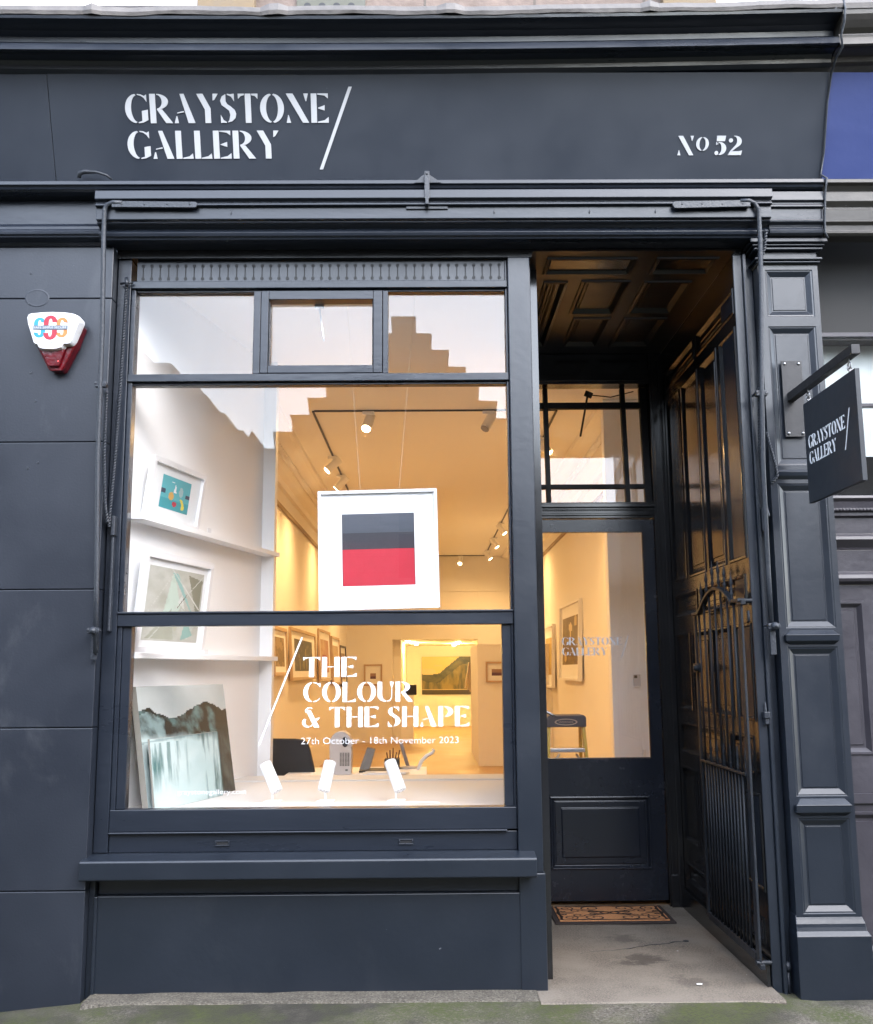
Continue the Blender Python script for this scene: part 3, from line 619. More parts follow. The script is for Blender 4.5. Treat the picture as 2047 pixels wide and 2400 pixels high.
# ================================================================== tenement wall above the shops
M_sash = mat('sash_paint', (.19, .195, .215), .5)
tw_ = thing('tenement_wall', 'sandstone tenement wall with pale sash windows above the cornice', 'building', (0, .3, 4.7))
bm = BM()
for a, b in ((-1.27, 1.64), (-6, -3.6), (4.0, 6)): box(bm, a, b, .17, .5, 4.6, 7.4)
box(bm, -3.6, -1.2705, .17, .5, 4.6, 4.9); box(bm, 1.6405, 4.0, .17, .5, 4.6, 4.9)
box(bm, -6, 6, .17, .5, 7.405, 9.2); obj('wall', bm, M_stone, tw_)
M_ledge = mat('buff_stone', (.17, .125, .075), .8, .3, 30, .15, 8)
bm = BM(); box(bm, -1.268, -.95, .10, .165, 5.06, 5.33); box(bm, 1.33, 1.63, .10, .165, 5.06, 5.33); obj('window_ledge', bm, M_ledge, tw_, bev=.006)
for nm, a, b in (('sash_window', -3.598, -1.2725), ('sash_window', 1.6425, 3.998)):
    bm = BM(); box(bm, a, b, .26, .30, 4.9, 7.4); q = obj(nm, bm, M_sash, tw_)
    bm = BM()
    box(bm, a, b, .24, .2585, 5.26, 5.30); box(bm, (a+b)/2-.6, (a+b)/2-.56, .24, .2585, 4.9, 5.255); obj('sash_bar', bm, M_white, q)
bm = BM(); box(bm, -.72, -.335, .150, .168, 5.10, 5.30); vp = obj('vent_plate', bm, mat('drab_plate', (.075, .075, .055), .6, .2, 40, .1, 9), tw_)
bm = BM()
for i in range(4): lathe(bm, [(.02, 0), (.02, .002), (.001, .002)], (-.66+i*.082, .150, 5.19), 14, Matrix(((1, 0, 0), (0, 0, -1), (0, 1, 0))))
obj('vent_hole', bm, M_slot, vp)

# ================================================================== the building across the street (gables seen mirrored in the glass, tall side blocks unseen)
SRC = lambda x, y: ((x-1023.5)/2358.35, -(y-1200)/2358.35)
OY = -13.5; MIRD = 2*.1325 - OY
def far(x, y):
    a, b = SRC(x, y); d = rt2*a + up*b + fw; tt = (MIRD+5)/d.y
    return (d.x*tt, 1.5+d.z*tt)
c3 = lambda x, y: far(x/2.524, 560+y/2.524)
c4_ = lambda x, y: far(600+x/2.524, 560+y/2.524)
sil = [c3(600, 560), c3(690, 560), c3(690, 640), c3(830, 640), c3(830, 733), c3(1010, 733), c3(1048, 770), c3(1048, 828), c3(1138, 828), c3(1138, 925), c3(1225, 925), c3(1258, 980), c3(1240, 990), c3(1240, 1028), c3(1330, 1028), c3(1358, 1085), c3(1347, 1090), c3(1347, 1132), c3(1440, 1132), c3(1470, 1175), c3(1492, 1132), c3(1545, 1240)]
sil += [c4_(*p) for p in ((108, 1240), (103, 1140), (215, 1140), (215, 1085), (200, 1040), (318, 1040), (303, 940), (418, 938), (410, 860), (530, 860), (522, 765), (640, 765), (640, 757), (706, 757), (706, 660), (740, 655), (745, 558), (810, 558), (812, 528), (803, 525), (800, 458), (945, 458), (947, 525), (933, 530), (933, 558), (1040, 560), (1040, 625), (1028, 628), (1028, 655), (1143, 657), (1140, 725), (1130, 728), (1130, 755), (1243, 757), (1243, 860), (1322, 862), (1318, 955), (1430, 960), (1420, 1060), (1530, 1065), (1525, 1165), (1640, 1168), (1636, 1268), (1750, 1270))]
x_r = sil[-1][0]; zv = sil[-1][1]
sil += [(x_r+1.0, zv), (x_r+1.0, zv-.55), (x_r+8, zv-.55), (x_r+8, 12), (40, 12), (40, -.2), (-40, -.2), (-40, 12), (sil[0][0]-7, 12), (sil[0][0]-7, sil[0][1])]  # unseen side blocks, made tall to cut low sky light on the front
op = thing('stepped_gable_building', 'dark stone building with crow stepped gables across the street, mirrored in the shop glass, plus unseen tall side blocks', 'building', (0, OY, 0))
bm = BM(); prism(bm, sil, lambda u, v: (u, OY, v), lambda u, v: (u, OY-7, v)); obj('gabled_wall', bm, M_opp, op)
for i, x in enumerate((-5.2, -2.6, 0, 2.6, 5.2)):
    for z in (.6, 3.2):
        bm = BM(); box(bm, x-.55, x+.55, OY+.005, OY+.03, z, z+1.7); wq = obj('window', bm, M_dark, op)
        bm = BM(); box(bm, x-.6, x-.552, OY+.004, OY+.06, z, z+1.75); box(bm, x+.552, x+.6, OY+.004, OY+.06, z, z+1.75); box(bm, x-.55, x+.55, OY+.031, OY+.05, z+.83, z+.88); obj('window_frame', bm, M_opp, wq)

# ================================================================== things fixed to the front
# burglar alarm box
AY = -.10
t = thing('alarm_box', 'white and red burglar alarm box with three coloured letters on the left wall', 'alarm', (-1.89, 0, 3.0))
outl = [(-2.034, 3.284), (-2.028, 3.300), (-2.014, 3.307), (-1.96, 3.312), (-1.90, 3.3145), (-1.84, 3.312), (-1.795, 3.306), (-1.778, 3.298), (-1.752, 3.268), (-1.752, 3.255), (-1.79, 3.150), (-1.797, 3.140), (-1.806, 3.137), (-1.832, 3.136), (-1.842, 3.117), (-1.87, 3.109), (-1.90, 3.107), (-1.94, 3.109), (-1.962, 3.117), (-1.972, 3.135), (-1.985, 3.138), (-1.992, 3.145), (-2.028, 3.25)]
cx_, cz_ = -1.89, 3.2
bm = BM(); prism(bm, outl, lambda u, v: (cx_+(u-cx_)*.93, AY, cz_+(v-cz_)*.94), lambda u, v: (u, AY+.028, v)); prism(bm, outl, lambda u, v: (u, AY+.0285, v), lambda u, v: (u+.004, AY+.05, v))
cov = obj('cover', bm, M_alarm, t, bev=.002)
red = [(-2.02, 3.25), (-1.756, 3.248), (-1.790, 3.14), (-1.842, 3.028), (-1.852, 3.012), (-1.908, 3.010), (-1.920, 3.02), (-1.985, 3.14)]
bm = BM(); prism(bm, red, lambda u, v: (u, AY+.04, v), lambda u, v: (u+.006, -.001, v)); prism(bm, [(-1.968, 3.125), (-1.832, 3.125), (-1.86, 3.03), (-1.915, 3.03)], lambda u, v: (u, AY+.022, v), lambda u, v: (u*1, AY+.0395, v))
ln = obj('strobe_lens', bm, M_red, t, bev=.006)
bm = BM(); lathe(bm, [(.004, 0), (.003, .002), (.0005, .003)], (-1.865, AY+.0215, 3.055), 8, Matrix(((1, 0, 0), (0, 0, -1), (0, 1, 0)))); obj('indicator_lamp', bm, mat('indicator_red', (.6, .05, .05), .3, emit=((1, .15, .15), .12)), ln)
def big_s(cx, cz, w_, h, nm, m, dy):
    bm = BM(); tt = w_*.36; hh = h/2
    top = ell(0, hh-w_*.5, w_*.5, w_*.5, 0, 180, 12) + [(-w_*.5, .012)] + [(-w_*.5+tt, .012)] + ell(0, hh-w_*.52, w_*.13, w_*.28, 180, 0, 8) + [(w_*.13, .028), (w_*.5, .028)]
    for sg in (1, -1): prism(bm, [(cx+sg*x, cz+sg*z) for x, z in top], lambda u, v: (u, AY-.0008-dy, v), lambda u, v: (u, AY-.0001, v))
    return obj(nm, bm, m, cov)
big_s(-1.959, 3.225, .058, .106, 'blue_letter', mat('cyan_print', (.012, .22, .33), .5), 0)
big_s(-1.846, 3.225, .058, .106, 'orange_letter', mat('orange_print', (.50, .16, .04), .5), 0)
big_s(-1.9045, 3.225, .068, .128, 'red_letter', mat('red_print', (.30, .010, .028), .5), .0008)
bm = BM(); box(bm, -1.990, -1.817, AY-.0032, AY-.0018, 3.2145, 3.2355); bl = obj('band', bm, mat('grey_print', (.10, .13, .17), .5), cov)
bm = BM(); add_mesh(bm, font_mesh('SAFE SIMPLE SECURE', .0165, FRONT(-1.985, AY-.0038, 3.219), .163, sp=1.05)); obj('band_lettering', bm, M_alarm, cov)
bm = BM(); add_mesh(bm, font_mesh('0131 558 9205', .0185, FRONT(-1.966, AY-.0012, 3.140), .122)); obj('phone_number', bm, mat('ink_print', (.05, .06, .14), .5), cov)

# hanging sign on its bracket
t = thing('sign_bracket', 'black square bar bracket bolted to the pilaster holding the hanging sign', 'bracket', (1.87, 0, 2.86))
bm = BM(); box(bm, 1.825, 1.931, -.010, -.0005, 2.660, 3.061); obj('wall_plate', bm, M_bracket, t, bev=.0015)
bm = BM(); box(bm, 1.846, 1.884, -.80, -.0105, 2.845, 2.888); obj('arm', bm, M_bracket, t, bev=.0015)
for x in (1.842, 1.914):
    for z in (2.678, 3.045): bm = BM(); lathe(bm, [(.008, 0), (.007, .004), (.003, .006)], (x, -.0105, z), 12, Matrix(((1, 0, 0), (0, 0, -1), (0, 1, 0)))); obj('bolt', bm, M_steel, t, smooth=True)
for y in (-.235, -.725):
    bm = BM()
    tube(bm, [(1.865, y, 2.8455), (1.865, y, 2.83)], .003, 6); tube(bm, [(1.865, y+.015*cos(a*pi/7), 2.815+.015*sin(a*pi/7)) for a in range(15)], .0032, 6)
    tube(bm, [(1.865+.010*cos(a*pi/6), y, 2.800+.010*sin(a*pi/6)) for a in range(13)], .003, 6); tube(bm, [(1.865, y, 2.79), (1.865, y, 2.782)], .005, 8)
    obj('eye_hook', bm, M_steel, t, smooth=True)
t = thing('hanging_sign', 'dark square hanging sign board with white gallery name, seen edge on', 'sign', (1.866, -.49, 2.29))
bm = BM(); box(bm, 1.856, 1.877, -.795, -.185, 2.286, 2.782); bd = obj('board', bm, M_board, t, bev=.0015)
bm = BM(); SF = lambda u, v, d: (1.856-d, -u, v)
letters(bm, 'GRAYSTONE', .225, .655, 2.548, .062, SF, .001); letters(bm, 'GALLERY', .226, .548, 2.470, .060, SF, .001)
prism(bm, [(.640, 2.452), (.648, 2.452), (.716, 2.626), (.708, 2.626)], lambda u, v: SF(u, v, .001), lambda u, v: SF(u, v, 0))
obj('lettering', bm, M_vinyl, bd)

# awning arms (old blind rods) at both sides
def awning(name, sg, label, xr, x1, plate):
    t = thing(name, label, 'awning arm', (xr, -.05, 1.6), 'old awning arms folded down at both ends of the blind box')
    bm = BM()
    if sg < 0: pts = [(plate[0]+.05, -.163, 3.864), (xr+.045, -.165, 3.866), (xr+.014, -.16, 3.856), (xr+.001, -.158, 3.83), (xr, -.15, 3.70), (xr-.002, -.10, 3.2), (xr-.01, -.06, 2.6), (xr+.012, -.05, 1.9), (xr+.022, -.05, 1.59)]
    else: pts = [(plate[1]-.05, -.163, 3.862), (xr-.045, -.165, 3.864), (xr-.016, -.16, 3.853), (xr+.004, -.158, 3.82), (xr+.012, -.13, 3.65), (xr+.004, -.11, 3.3), (xr-.008, -.09, 2.95), (xr-.02, -.07, 2.5), (xr-.018, -.05, 1.95), (xr-.018, -.05, 1.70)]
    tube(bm, pts, .0125, 10); obj('rod', bm, M_iron, t, smooth=True)
    bm = BM(); c = (plate[2]+plate[3])/2
    prism(bm, [(plate[0], plate[2]), (plate[1]-.012, plate[2]-.004), (plate[1], c-.003), (plate[1]-.012, plate[3]-.006), (plate[0], plate[3])] if sg < 0 else [(plate[1], plate[2]+.002), (plate[0]+.012, plate[2]-.006), (plate[0], c-.003), (plate[0]+.012, plate[3]-.006), (plate[1], plate[3])], lambda u, v: (u, -.171, v), lambda u, v: (u, -.157, v))
    for i in range(4):
        x = plate[0]+.05+i*(plate[1]-plate[0]-.09)/3; lathe(bm, [(.006, 0), (.004, .003)], (x, -.171, c-.002), 8, Matrix(((1, 0, 0), (0, 0, -1), (0, 1, 0))))
    obj('strap_plate', bm, M_iron, t, bev=.002)
    for z in ((2.933, 1.70) if sg < 0 else (2.87, 1.70)):
        bm = BM(); xx = xr-.012 if sg > 0 else xr-.006+(.012 if z < 2 else 0); yy = -.072 if z > 2 else -.05
        box(bm, xx-.026, xx+.03, yy-.016, yy+.016, z-.014, z+.014); tube(bm, [(xx+.026, yy-.02, z), (xx+.026, yy+.02, z)], .009, 8); tube(bm, [(xx-.022, yy-.02, z+.004), (xx-.022, yy+.06, z+.004)], .007, 8)
        if z < 2: lathe(bm, [(.006, -.03), (.018, -.018), (.02, 0), (.014, .012), (.004, .02)], (xx+.005, yy-.02, z), 12, Matrix(((1, 0, 0), (0, 0, -1), (0, 1, 0)))); box(bm, xx-.012, xx+.016, yy+.01, yy+.03, z-.14, z-.02)
        obj('clamp', bm, M_iron, t, bev=.004)
    return t
awning('awning_arm', -1, 'bent iron awning arm hanging down the painted stone wall left of the window', -1.64, 0, (-1.60, -1.163, 3.838, 3.872))
awning('awning_arm', 1, 'bent iron awning arm hanging beside the pilaster right of the porch', 1.70, 0, (1.259, 1.66, 3.828, 3.866))
bm = BM(); box(bm, 1.64, 1.668, -.0, .044, 1.255, 1.285); box(bm, 1.646, 1.664, .01, .044, 1.225, 1.254); tube(bm, [(1.655, .03, 1.33), (1.655, .02, 1.28)], .005, 6)
tag(obj('gate_keep', bm, M_iron, bev=.004), 'small painted iron keep on the porch jamb beside the pilaster', 'latch')
bm = BM(); lathe(bm, [(.016, 0), (.018, .02), (.014, .035), (.004, .04)], (1.70, .055, .075), 10); tube(bm, [(1.70, .055, -.05), (1.70, .055, .08)], .008, 6)
tag(obj('floor_bolt', bm, M_iron, smooth=True), 'small iron bolt at the foot of the porch jamb', 'bolt')

def rope(name, pts, r, label, group, pitch=.030):
    bm = BM(); P = [Vector(p) for p in pts]; seg = []; 
    for a, b in zip(P, P[1:]):
        n = max(2, int((b-a).length/.0065)); seg += [a.lerp(b, i/n) for i in range(n)]
    seg.append(P[-1]); acc = 0
    for st in range(2):
        out = []; acc = 0
        for i, p in enumerate(seg):
            d = (seg[min(i+1, len(seg)-1)]-seg[max(i-1, 0)]).normalized(); a = d.orthogonal().normalized(); a = Vector((1, 0, 0)); b = d.cross(a).normalized(); a = b.cross(d)
            if i: acc += (p-seg[i-1]).length
            ph = 2*pi*acc/pitch + st*pi; out.append(p + a*r*.75*cos(ph) + b*r*.75*sin(ph))
        tube(bm, out, r*.62, 5)
    return tag(obj(name, bm, M_iron, smooth=True), label, 'rope', group)
g = 'painted awning cords'
rope('cord', [(-1.575, .05, 3.50), (-1.583, .04, 2.95), (-1.592, .03, 2.55), (-1.600, .02, 2.33), (-1.603, .015, 2.22)], .0078, 'long twisted cord slanting down the window frame from a small cleat', g)
rope('cord', [(-1.628, -.03, 2.91), (-1.628, -.03, 2.6), (-1.618, -.015, 2.34), (-1.605, .0, 2.24)], .0078, 'short twisted cord hanging below the clamp on the left awning arm', g)
rope('cord', [(1.756, -.10, 3.735), (1.748, -.09, 3.65), (1.722, -.08, 3.56), (1.722, -.07, 3.38), (1.708, -.065, 3.25), (1.700, -.05, 3.05), (1.690, -.04, 2.8), (1.694, .0, 2.6), (1.706, .02, 2.36)], .0085, 'long twisted cord draped down the right awning arm beside the pilaster', g)
rope('cord', [(1.722, -.03, 2.68), (1.732, -.03, 2.62), (1.758, -.02, 2.52), (1.768, -.016, 2.455), (1.755, -.016, 2.44), (1.735, -.01, 2.42)], .007, 'short loop of cord tied at the moulding of the right pilaster', g)
bm = BM(); box(bm, -1.618, -1.578, .02, .0795, 2.20, 2.30) if False else box(bm, -1.598, -1.578, .03, .0795, 2.18, 2.28); box(bm, -1.598, -1.584, .045, .0795, 1.70, 2.178); tag(obj('cleat', bm, M_iron, bev=.004), 'painted iron cleat where the two cords meet beside the window', 'cleat')
bm = BM(); tube(bm, [(-1.61, .06, 3.52), (-1.575, .045, 3.52), (-1.545, .06, 3.525)], .006, 6); tube(bm, [(-1.575, .04, 3.545), (-1.57, .035, 3.50)], .010, 8); tag(obj('cleat', bm, M_iron, smooth=True), 'small knotted cleat at the top of the window frame', 'cleat')
bm = BM()
for a, b in (((1.7, .0, 2.33), (1.715, .0, 2.25)),): tube(bm, [a, b], .011, 6)
box(bm, 1.691, 1.72, .02, .05, 2.18, 2.30); tag(obj('cleat', bm, M_iron, bev=.004), 'iron cleat at the end of the long cord by the pilaster', 'cleat')

# ================================================================== the gate, folded back against the porch panelling
gx = 1.566
t = thing('iron_gate', 'black wrought iron gate with arched top and spikes folded against the porch panelling', 'gate', (gx, .45, .05))
def gz(y):   # top rail height along the gate
    if y > .80: return 1.808
    if y < .18: return 1.832
    u = (y-.18)/.62; return 1.825 - .015*u + .105*sin(pi*u)**.8 if 0 < u < 1 else 1.82
bm = BM()
yb, yf = .945, .03
box(bm, gx-.006, gx+.006, yb-.034, yb, .125, 1.802); box(bm, gx-.006, gx+.006, yf, yf+.050, .10, 1.826)
ys = [.03, .10, .17]+[.18+.62*i/20 for i in range(21)]+[.83, .945]
rows = []
for y in ys: z = gz(y); rows.append([bm.verts.new(p) for p in ((gx-.016, y, z-.004), (gx+.016, y, z-.004), (gx+.016, y, z+.012), (gx-.016, y, z+.012))])
for a, b in zip(rows, rows[1:]):
    for i in range(4): bm.faces.new((a[i], a[(i+1) % 4], b[(i+1) % 4], b[i]))
bm.faces.new(rows[0]); bm.faces.new(rows[-1][::-1])
box(bm, gx-.012, gx+.012, yf+.051, yb-.035, .972, .984); box(bm, gx-.008, gx+.008, yf+.051, yb-.035, .112, .150)
obj('gate_frame', bm, M_gate, t, bev=.002)
bars = [.165+i*.112 for i in range(7)]
def finial(bm, y, z, s=1): lathe(bm, [(.004, -.01), (.009*s, 0), (.004, .012), (.010*s, .024*s), (.010*s, .034*s), (.005, .044*s), (.009*s, .056*s), (.005, .066*s), (.009*s, .078*s), (.011*s, .086*s), (.004, .12*s), (.0008, .152*s)], (gx, y, z), 8)
for i, y in enumerate(bars):
    bm = BM(); tube(bm, [(gx, y, .150), (gx, y, .972)], .0062, 8); tube(bm, [(gx, y, .984), (gx, y, gz(y))], .0062, 8); obj('bar', bm, M_gate, t, smooth=True)
for i in range(6):
    y = .221+i*.112
    bm = BM(); tube(bm, [(gx, y, .150), (gx, y, .972)], .0058, 8); obj('short_bar', bm, M_gate, t, smooth=True)
for i in range(7):
    y = .11+i*.122 if i else .10
    bm = BM(); finial(bm, min(y, .89), .985, .82); obj('lower_spike', bm, M_gate, t, smooth=True)
for y in (.19, .305, .415, .53, .655, .775):
    bm = BM(); finial(bm, y, gz(y)+.012); obj('spike', bm, M_gate, t, smooth=True)
bm = BM(); box(bm, gx-.014, gx+.014, .86, .965, 1.475, 1.525); lathe(bm, [(.018, 0), (.02, .02), (.012, .035)], (gx-.012, .835, 1.50), 12, Matrix(((0, 0, -1), (0, 1, 0), (1, 0, 0)))); obj('lock_case', bm, M_gate, t, bev=.003)
for z in (.105, 1.822): bm = BM(); tube(bm, [(gx-.02, .04, z+.01), (gx+.055, .04, z+.01)], .012, 8); box(bm, gx-.012, gx+.012, .0, .09, z-.012, z+.012); obj('hinge', bm, M_gate, t, bev=.003)
bm = BM(); tube(bm, [(gx+.03, .03, 1.78), (gx+.03, .02, 1.73), (gx+.03, .045, 1.725)], .007, 6); tag(obj('gate_hook', bm, M_gate, smooth=True), 'small iron hook on the porch jamb beside the gate top hinge', 'hook')

# ================================================================== doormat
t = thing('doormat', 'coir doormat with black scrollwork and rubber edge in front of the door', 'doormat', (1.11, 1.5, 0))
mx0, mx1, my0, my1 = .742, 1.462, 1.262, 1.695
bm = BM(); box(bm, mx0, mx1, my0, my1, .002, .012); obj('rubber_base', bm, M_rubber, t, bev=.003)
bm = BM(); box(bm, mx0+.032, mx1-.032, my0+.034, my1-.034, .0125, .0185); obj('coir_pile', bm, M_coir, t)
bm = BM(); mcx, mcy = (mx0+mx1)/2, (my0+my1)/2
def scroll(x, y, r, a0, turns, dirn, tail=None):
    n = 26; pts = []
    for i in range(n+1):
        u = i/n; a = a0+dirn*turns*2*pi*u; rr = r*(1-.78*u); pts.append((x+rr*cos(a), y+rr*.9*sin(a)))
    if tail: pts = tail+pts
    return pts
def ribbon(pts, wd):
    for i, (a, b) in enumerate(zip(pts, pts[1:])):
        d = Vector((b[0]-a[0], b[1]-a[1])); 
        if d.length < 1e-6: continue
        nrm = Vector((-d.y, d.x)).normalized()*wd
        q = [bm.verts.new((p[0]+s*nrm.x, p[1]+s*nrm.y, .0196)) for p, s in ((a, -1), (a, 1), (b, 1), (b, -1))]; bm.faces.new(q)
for sx_ in (1, -1):
    for sy_ in (1, -1):
        T = lambda p: (mcx+sx_*p[0], mcy+sy_*p[1])
        for pts in (scroll(.255, .115, .05, pi*.5, 1.3, 1), scroll(.10, .115, .062, -pi*.1, 1.15, 1, [(0, .02), (.08, .045), (.14, .08)]), scroll(.20, .055, .042, pi, 1.2, -1, [(.03, .02), (.10, .03)]), scroll(.105, .035, .034, pi*.9, 1.1, 1), scroll(.29, .035, .030, pi*.2, 1.2, -1, [(.22, .0), (.27, .015)]), [(.02, .17), (.06, .16), (.11, .176), (.15, .15), (.2, .165), (.25, .17)], [(0, .0), (.03, .03), (.06, 0)], [(.325, .165), (.30, .09), (.325, .0)]):
            ribbon([T(p) for p in pts], .0055)
for a, b in (((-.312, -.172), (.312, -.172)), ((-.312, .172), (.312, .172))): ribbon([(mcx+a[0], mcy+a[1]), (mcx+b[0], mcy+b[1])], .006)
for s in (1, -1): ribbon([(mcx+s*.312, mcy-.172), (mcx+s*.312, mcy+.172)], .007)
obj('scrollwork', bm, M_rubber, t)

# a few scraps on the ground
M_leaf = mat('dry_leaf', (.25, .2, .12), .8)
for (x, y, z, r, m, lab, nm) in ((1.285, .10, .003, .013, M_paper, 'white scrap of paper on the porch slab', 'paper_scrap'), (.72, -.22, -.046, .016, M_paper, 'tiny white scrap on the mossy pavement below the window post', 'paper_scrap'), (1.08, -.165, -.042, .022, M_leaf, 'small pale dry leaf on the pavement edge in front of the porch', 'dry_leaf')):
    bm = BM(); prism(bm, [(x+r*cos(a)*(1+.4*fbm(a, x)), y+r*.5*sin(a)) for a in [i*pi/4 for i in range(8)]], lambda u, v: (u, v, z+.004+.02*(u-x)), lambda u, v: (u, v, z)); tag(obj(nm, bm, m), lab, 'litter')

# ================================================================== INSIDE: the gallery room
WX0, WX1, CZ, FZ, BY = -1.57, 1.76, 3.68, .15, 14.5
def IS(name, bm, m): return struct(name, bm, m)
bm = BM(); box(bm, WX0-.2, WX1+.3, .2205, 21, CZ, CZ+.1); IS('gallery_ceiling', bm, M_ceil)
bm = BM(); box(bm, WX0, WX1+.2, 1.86, 21, FZ-.2, FZ); IS('gallery_floor', bm, M_floorin)
bm = BM(); prism(bm, [(-1.66, .2205), (-1.575, .2205), (-1.155, 1.95), (-1.07, 1.95), (-1.07, 2.06), (-1.66, 2.06)], lambda u, v: (u, v, FZ), lambda u, v: (u, v, CZ-.002)); box(bm, -1.66, -1.5735, .166, .2195, .6, CZ)
IS('bay_wall', bm, M_white)
bm = BM(); box(bm, WX0-.1, WX0, 2.0605, 21, FZ, CZ-.001); box(bm, WX1, WX1+.1, 1.86, 21, FZ, CZ-.001); box(bm, .5995, WX1+.2, 1.8405, 1.86, 3.656, CZ-.001); box(bm, .60, .6005, 1.8, 1.86, FZ, 3.66); box(bm, 1.62, WX1+.2, 1.8405, 1.86, FZ, 3.66)
IS('gallery_wall', bm, M_plaster)
bm = BM(); box(bm, WX0+.001, -.70, BY, BY+.25, FZ, CZ-.002); box(bm, .95, WX1-.001, BY, BY+.25, FZ, CZ-.002); box(bm, -.6995, .9495, BY, BY+.25, 2.08, CZ-.002); IS('gallery_wall', bm, M_plaster)
bm = BM(); box(bm, -1.5, 1.75, 20.0, 20.1, FZ, 2.2); box(bm, -.71, -.54, BY+.251, 19.999, FZ, 2.2); box(bm, -1.5, 1.75, BY+.252, 19.998, 2.085, 2.15); IS('gallery_wall', bm, M_plaster)
bm = BM(); box(bm, .70, WX1-.002, 9.6, 12.0, FZ+.001, 1.86); IS('partition_wall', bm, M_plaster)
bm = BM(); box(bm, 1.435, 1.615, 2.98, 3.1, FZ+.001, CZ-.003); box(bm, 1.6155, WX1-.002, 2.99, 3.1, FZ+.001, CZ-.004); IS('reflection_pier', bm, M_white)  # pale pier added in place of a sky reflection stripe in the door glass
# cornice with egg-and-dart, picture rails
bm = BM()
for s, x in ((1, WX0), (-1, WX1)):
    pr = [(0, 0), (.34, 0), (.33, -.03), (.29, -.035), (.24, -.06), (.15, -.09), (.10, -.16), (.05, -.2), (.04, -.26), (0, -.27)]
    a = [bm.verts.new((x+s*(u+.001), 2.07 if s > 0 else 3.2, CZ-.001+v)) for u, v in pr]; b = [bm.verts.new((x+s*(u+.001), BY, CZ-.001+v)) for u, v in pr]
    for i in range(len(pr)): bm.faces.new((a[i], b[i], b[(i+1) % len(pr)], a[(i+1) % len(pr)]))
    y = 2.2 if s > 0 else 3.3
    while y < 9:
        lathe(bm, [(.004, -.012), (.03, 0), (.036, .02), (.02, .04), (.004, .05)], (x+s*.17, y, CZ-.085), 8, Matrix(((1, 0, 0), (0, 1.4, 0), (0, 0, -1)))); y += .11
obj_c = IS('ceiling_moulding', bm, M_ceil)
M_rail = mat('picture_rail_paint', (.30, .22, .13), .5)
bm = BM(); box(bm, WX0+.001, WX0+.03, 2.07, BY-.001, 3.20, 3.235); box(bm, WX1-.03, WX1-.001, 3.11, BY-.001, 3.20, 3.235)
IS('picture_rail', bm, M_rail)
bm = BM(); box(bm, WX0+.031, WX1-.031, BY-.03, BY-.001, 3.0, 3.03); IS('picture_rail', bm, M_plaster)
# window platform
bm = BM(); box(bm, -1.635, .540, .168, 1.80, .55, .815); box(bm, -1.48, .538, 1.5, 1.79, .8155, .822); IS('window_platform', bm, mat('platform_paint', (.60, .59, .575), .5, .05, 30, .03, 3))

# ---- lighting tracks and lamps
def track(label, a, b):
    bm = BM(); box(bm, min(a[0], b[0])-.008, max(a[0], b[0])+.008, min(a[1], b[1])-.008, max(a[1], b[1])+.008, CZ-.014, CZ-.001)
    return tag(obj('lighting_track', bm, M_track), label, 'track', 'ceiling lighting tracks')
track('thin dark lighting track along the ceiling on the left, running to the back', (-.97, 3.32), (-.97, 13)); track('thin dark lighting track along the ceiling on the right', (1.10, 3.32), (1.10, 14.2)); track('thin lighting track crossing the ceiling close behind the window', (-.95, 3.30), (1.08, 3.30))
track('thin lighting track crossing the ceiling near the back wall', (-.95, 14.3), (1.08, 14.3))
def spot(label, x, y, ax, ay, lit=True, energy=0, s=1):
    t = thing('track_spot', label, 'spotlight', (x, y, CZ-.015), 'spotlights on the ceiling tracks')
    ax_ = Vector((ax, ay, -1)).normalized(); q = Vector((0, 0, 1)).rotation_difference(ax_).to_matrix(); o = Vector((x, y, CZ-.11))
    bm = BM(); box(bm, x-.05, x+.05, y-.018, y+.018, CZ-.04, CZ-.0145); tube(bm, [(x, y, CZ-.04), (x, y, CZ-.10)], .008, 6); lathe(bm, [(.01, -.10), (.042*s, -.095), (.042*s, .075), (.04*s, .08)], o, 16, q)
    bd = obj('lamp_body', bm, M_white, t)
    bm = BM(); lathe(bm, [(.001, .0805), (.038*s, .081), (.037*s, .084), (.001, .085)], o, 16, q); obj('lamp_face', bm, M_lamp if lit else M_lampoff, bd)
    if energy:
        l = bpy.data.lights.new('spot_lamp', 'SPOT'); l.energy = energy; l.color = WARM; l.spot_size = R(165); l.spot_blend = 1; l.shadow_soft_size = .06
        lo = bpy.data.objects.new('spot_lamp', l); COL.objects.link(lo); lo.parent = t; lo.matrix_parent_inverse = Matrix.Translation(-Vector(t.location)); lo.location = o + ax_*.10
        lo.rotation_euler = Vector((-ax*.25, ay*.2, -1)).to_track_quat('-Z', 'Y').to_euler()
    return t
EN = 21
spot('lit white spotlight hanging from the cross track, in the middle of the main pane', -.50, 3.3, -.25, -.75, True, EN*.5)
spot('unlit white spotlight hanging from the cross track, at the right edge of the main pane', .52, 3.3, -.55, -.5, False)
for i, (x, y, ax, ay, lb) in enumerate(((-.97, 5.1, -1, -.3, 'lit spotlight on the left track, highest one seen above the hung frame'), (-.97, 6.1, -1, .2, 'lit spotlight on the left track, just peeping over the hung frame'), (-.97, 8.6, -1, 0, 'lit spotlight on the left track, hidden behind the hung frame'), (-.97, 11.6, -.8, .3, 'far lit spotlight on the left track, behind the hung frame'))): spot(lb, x, y, ax, ay, True, EN)
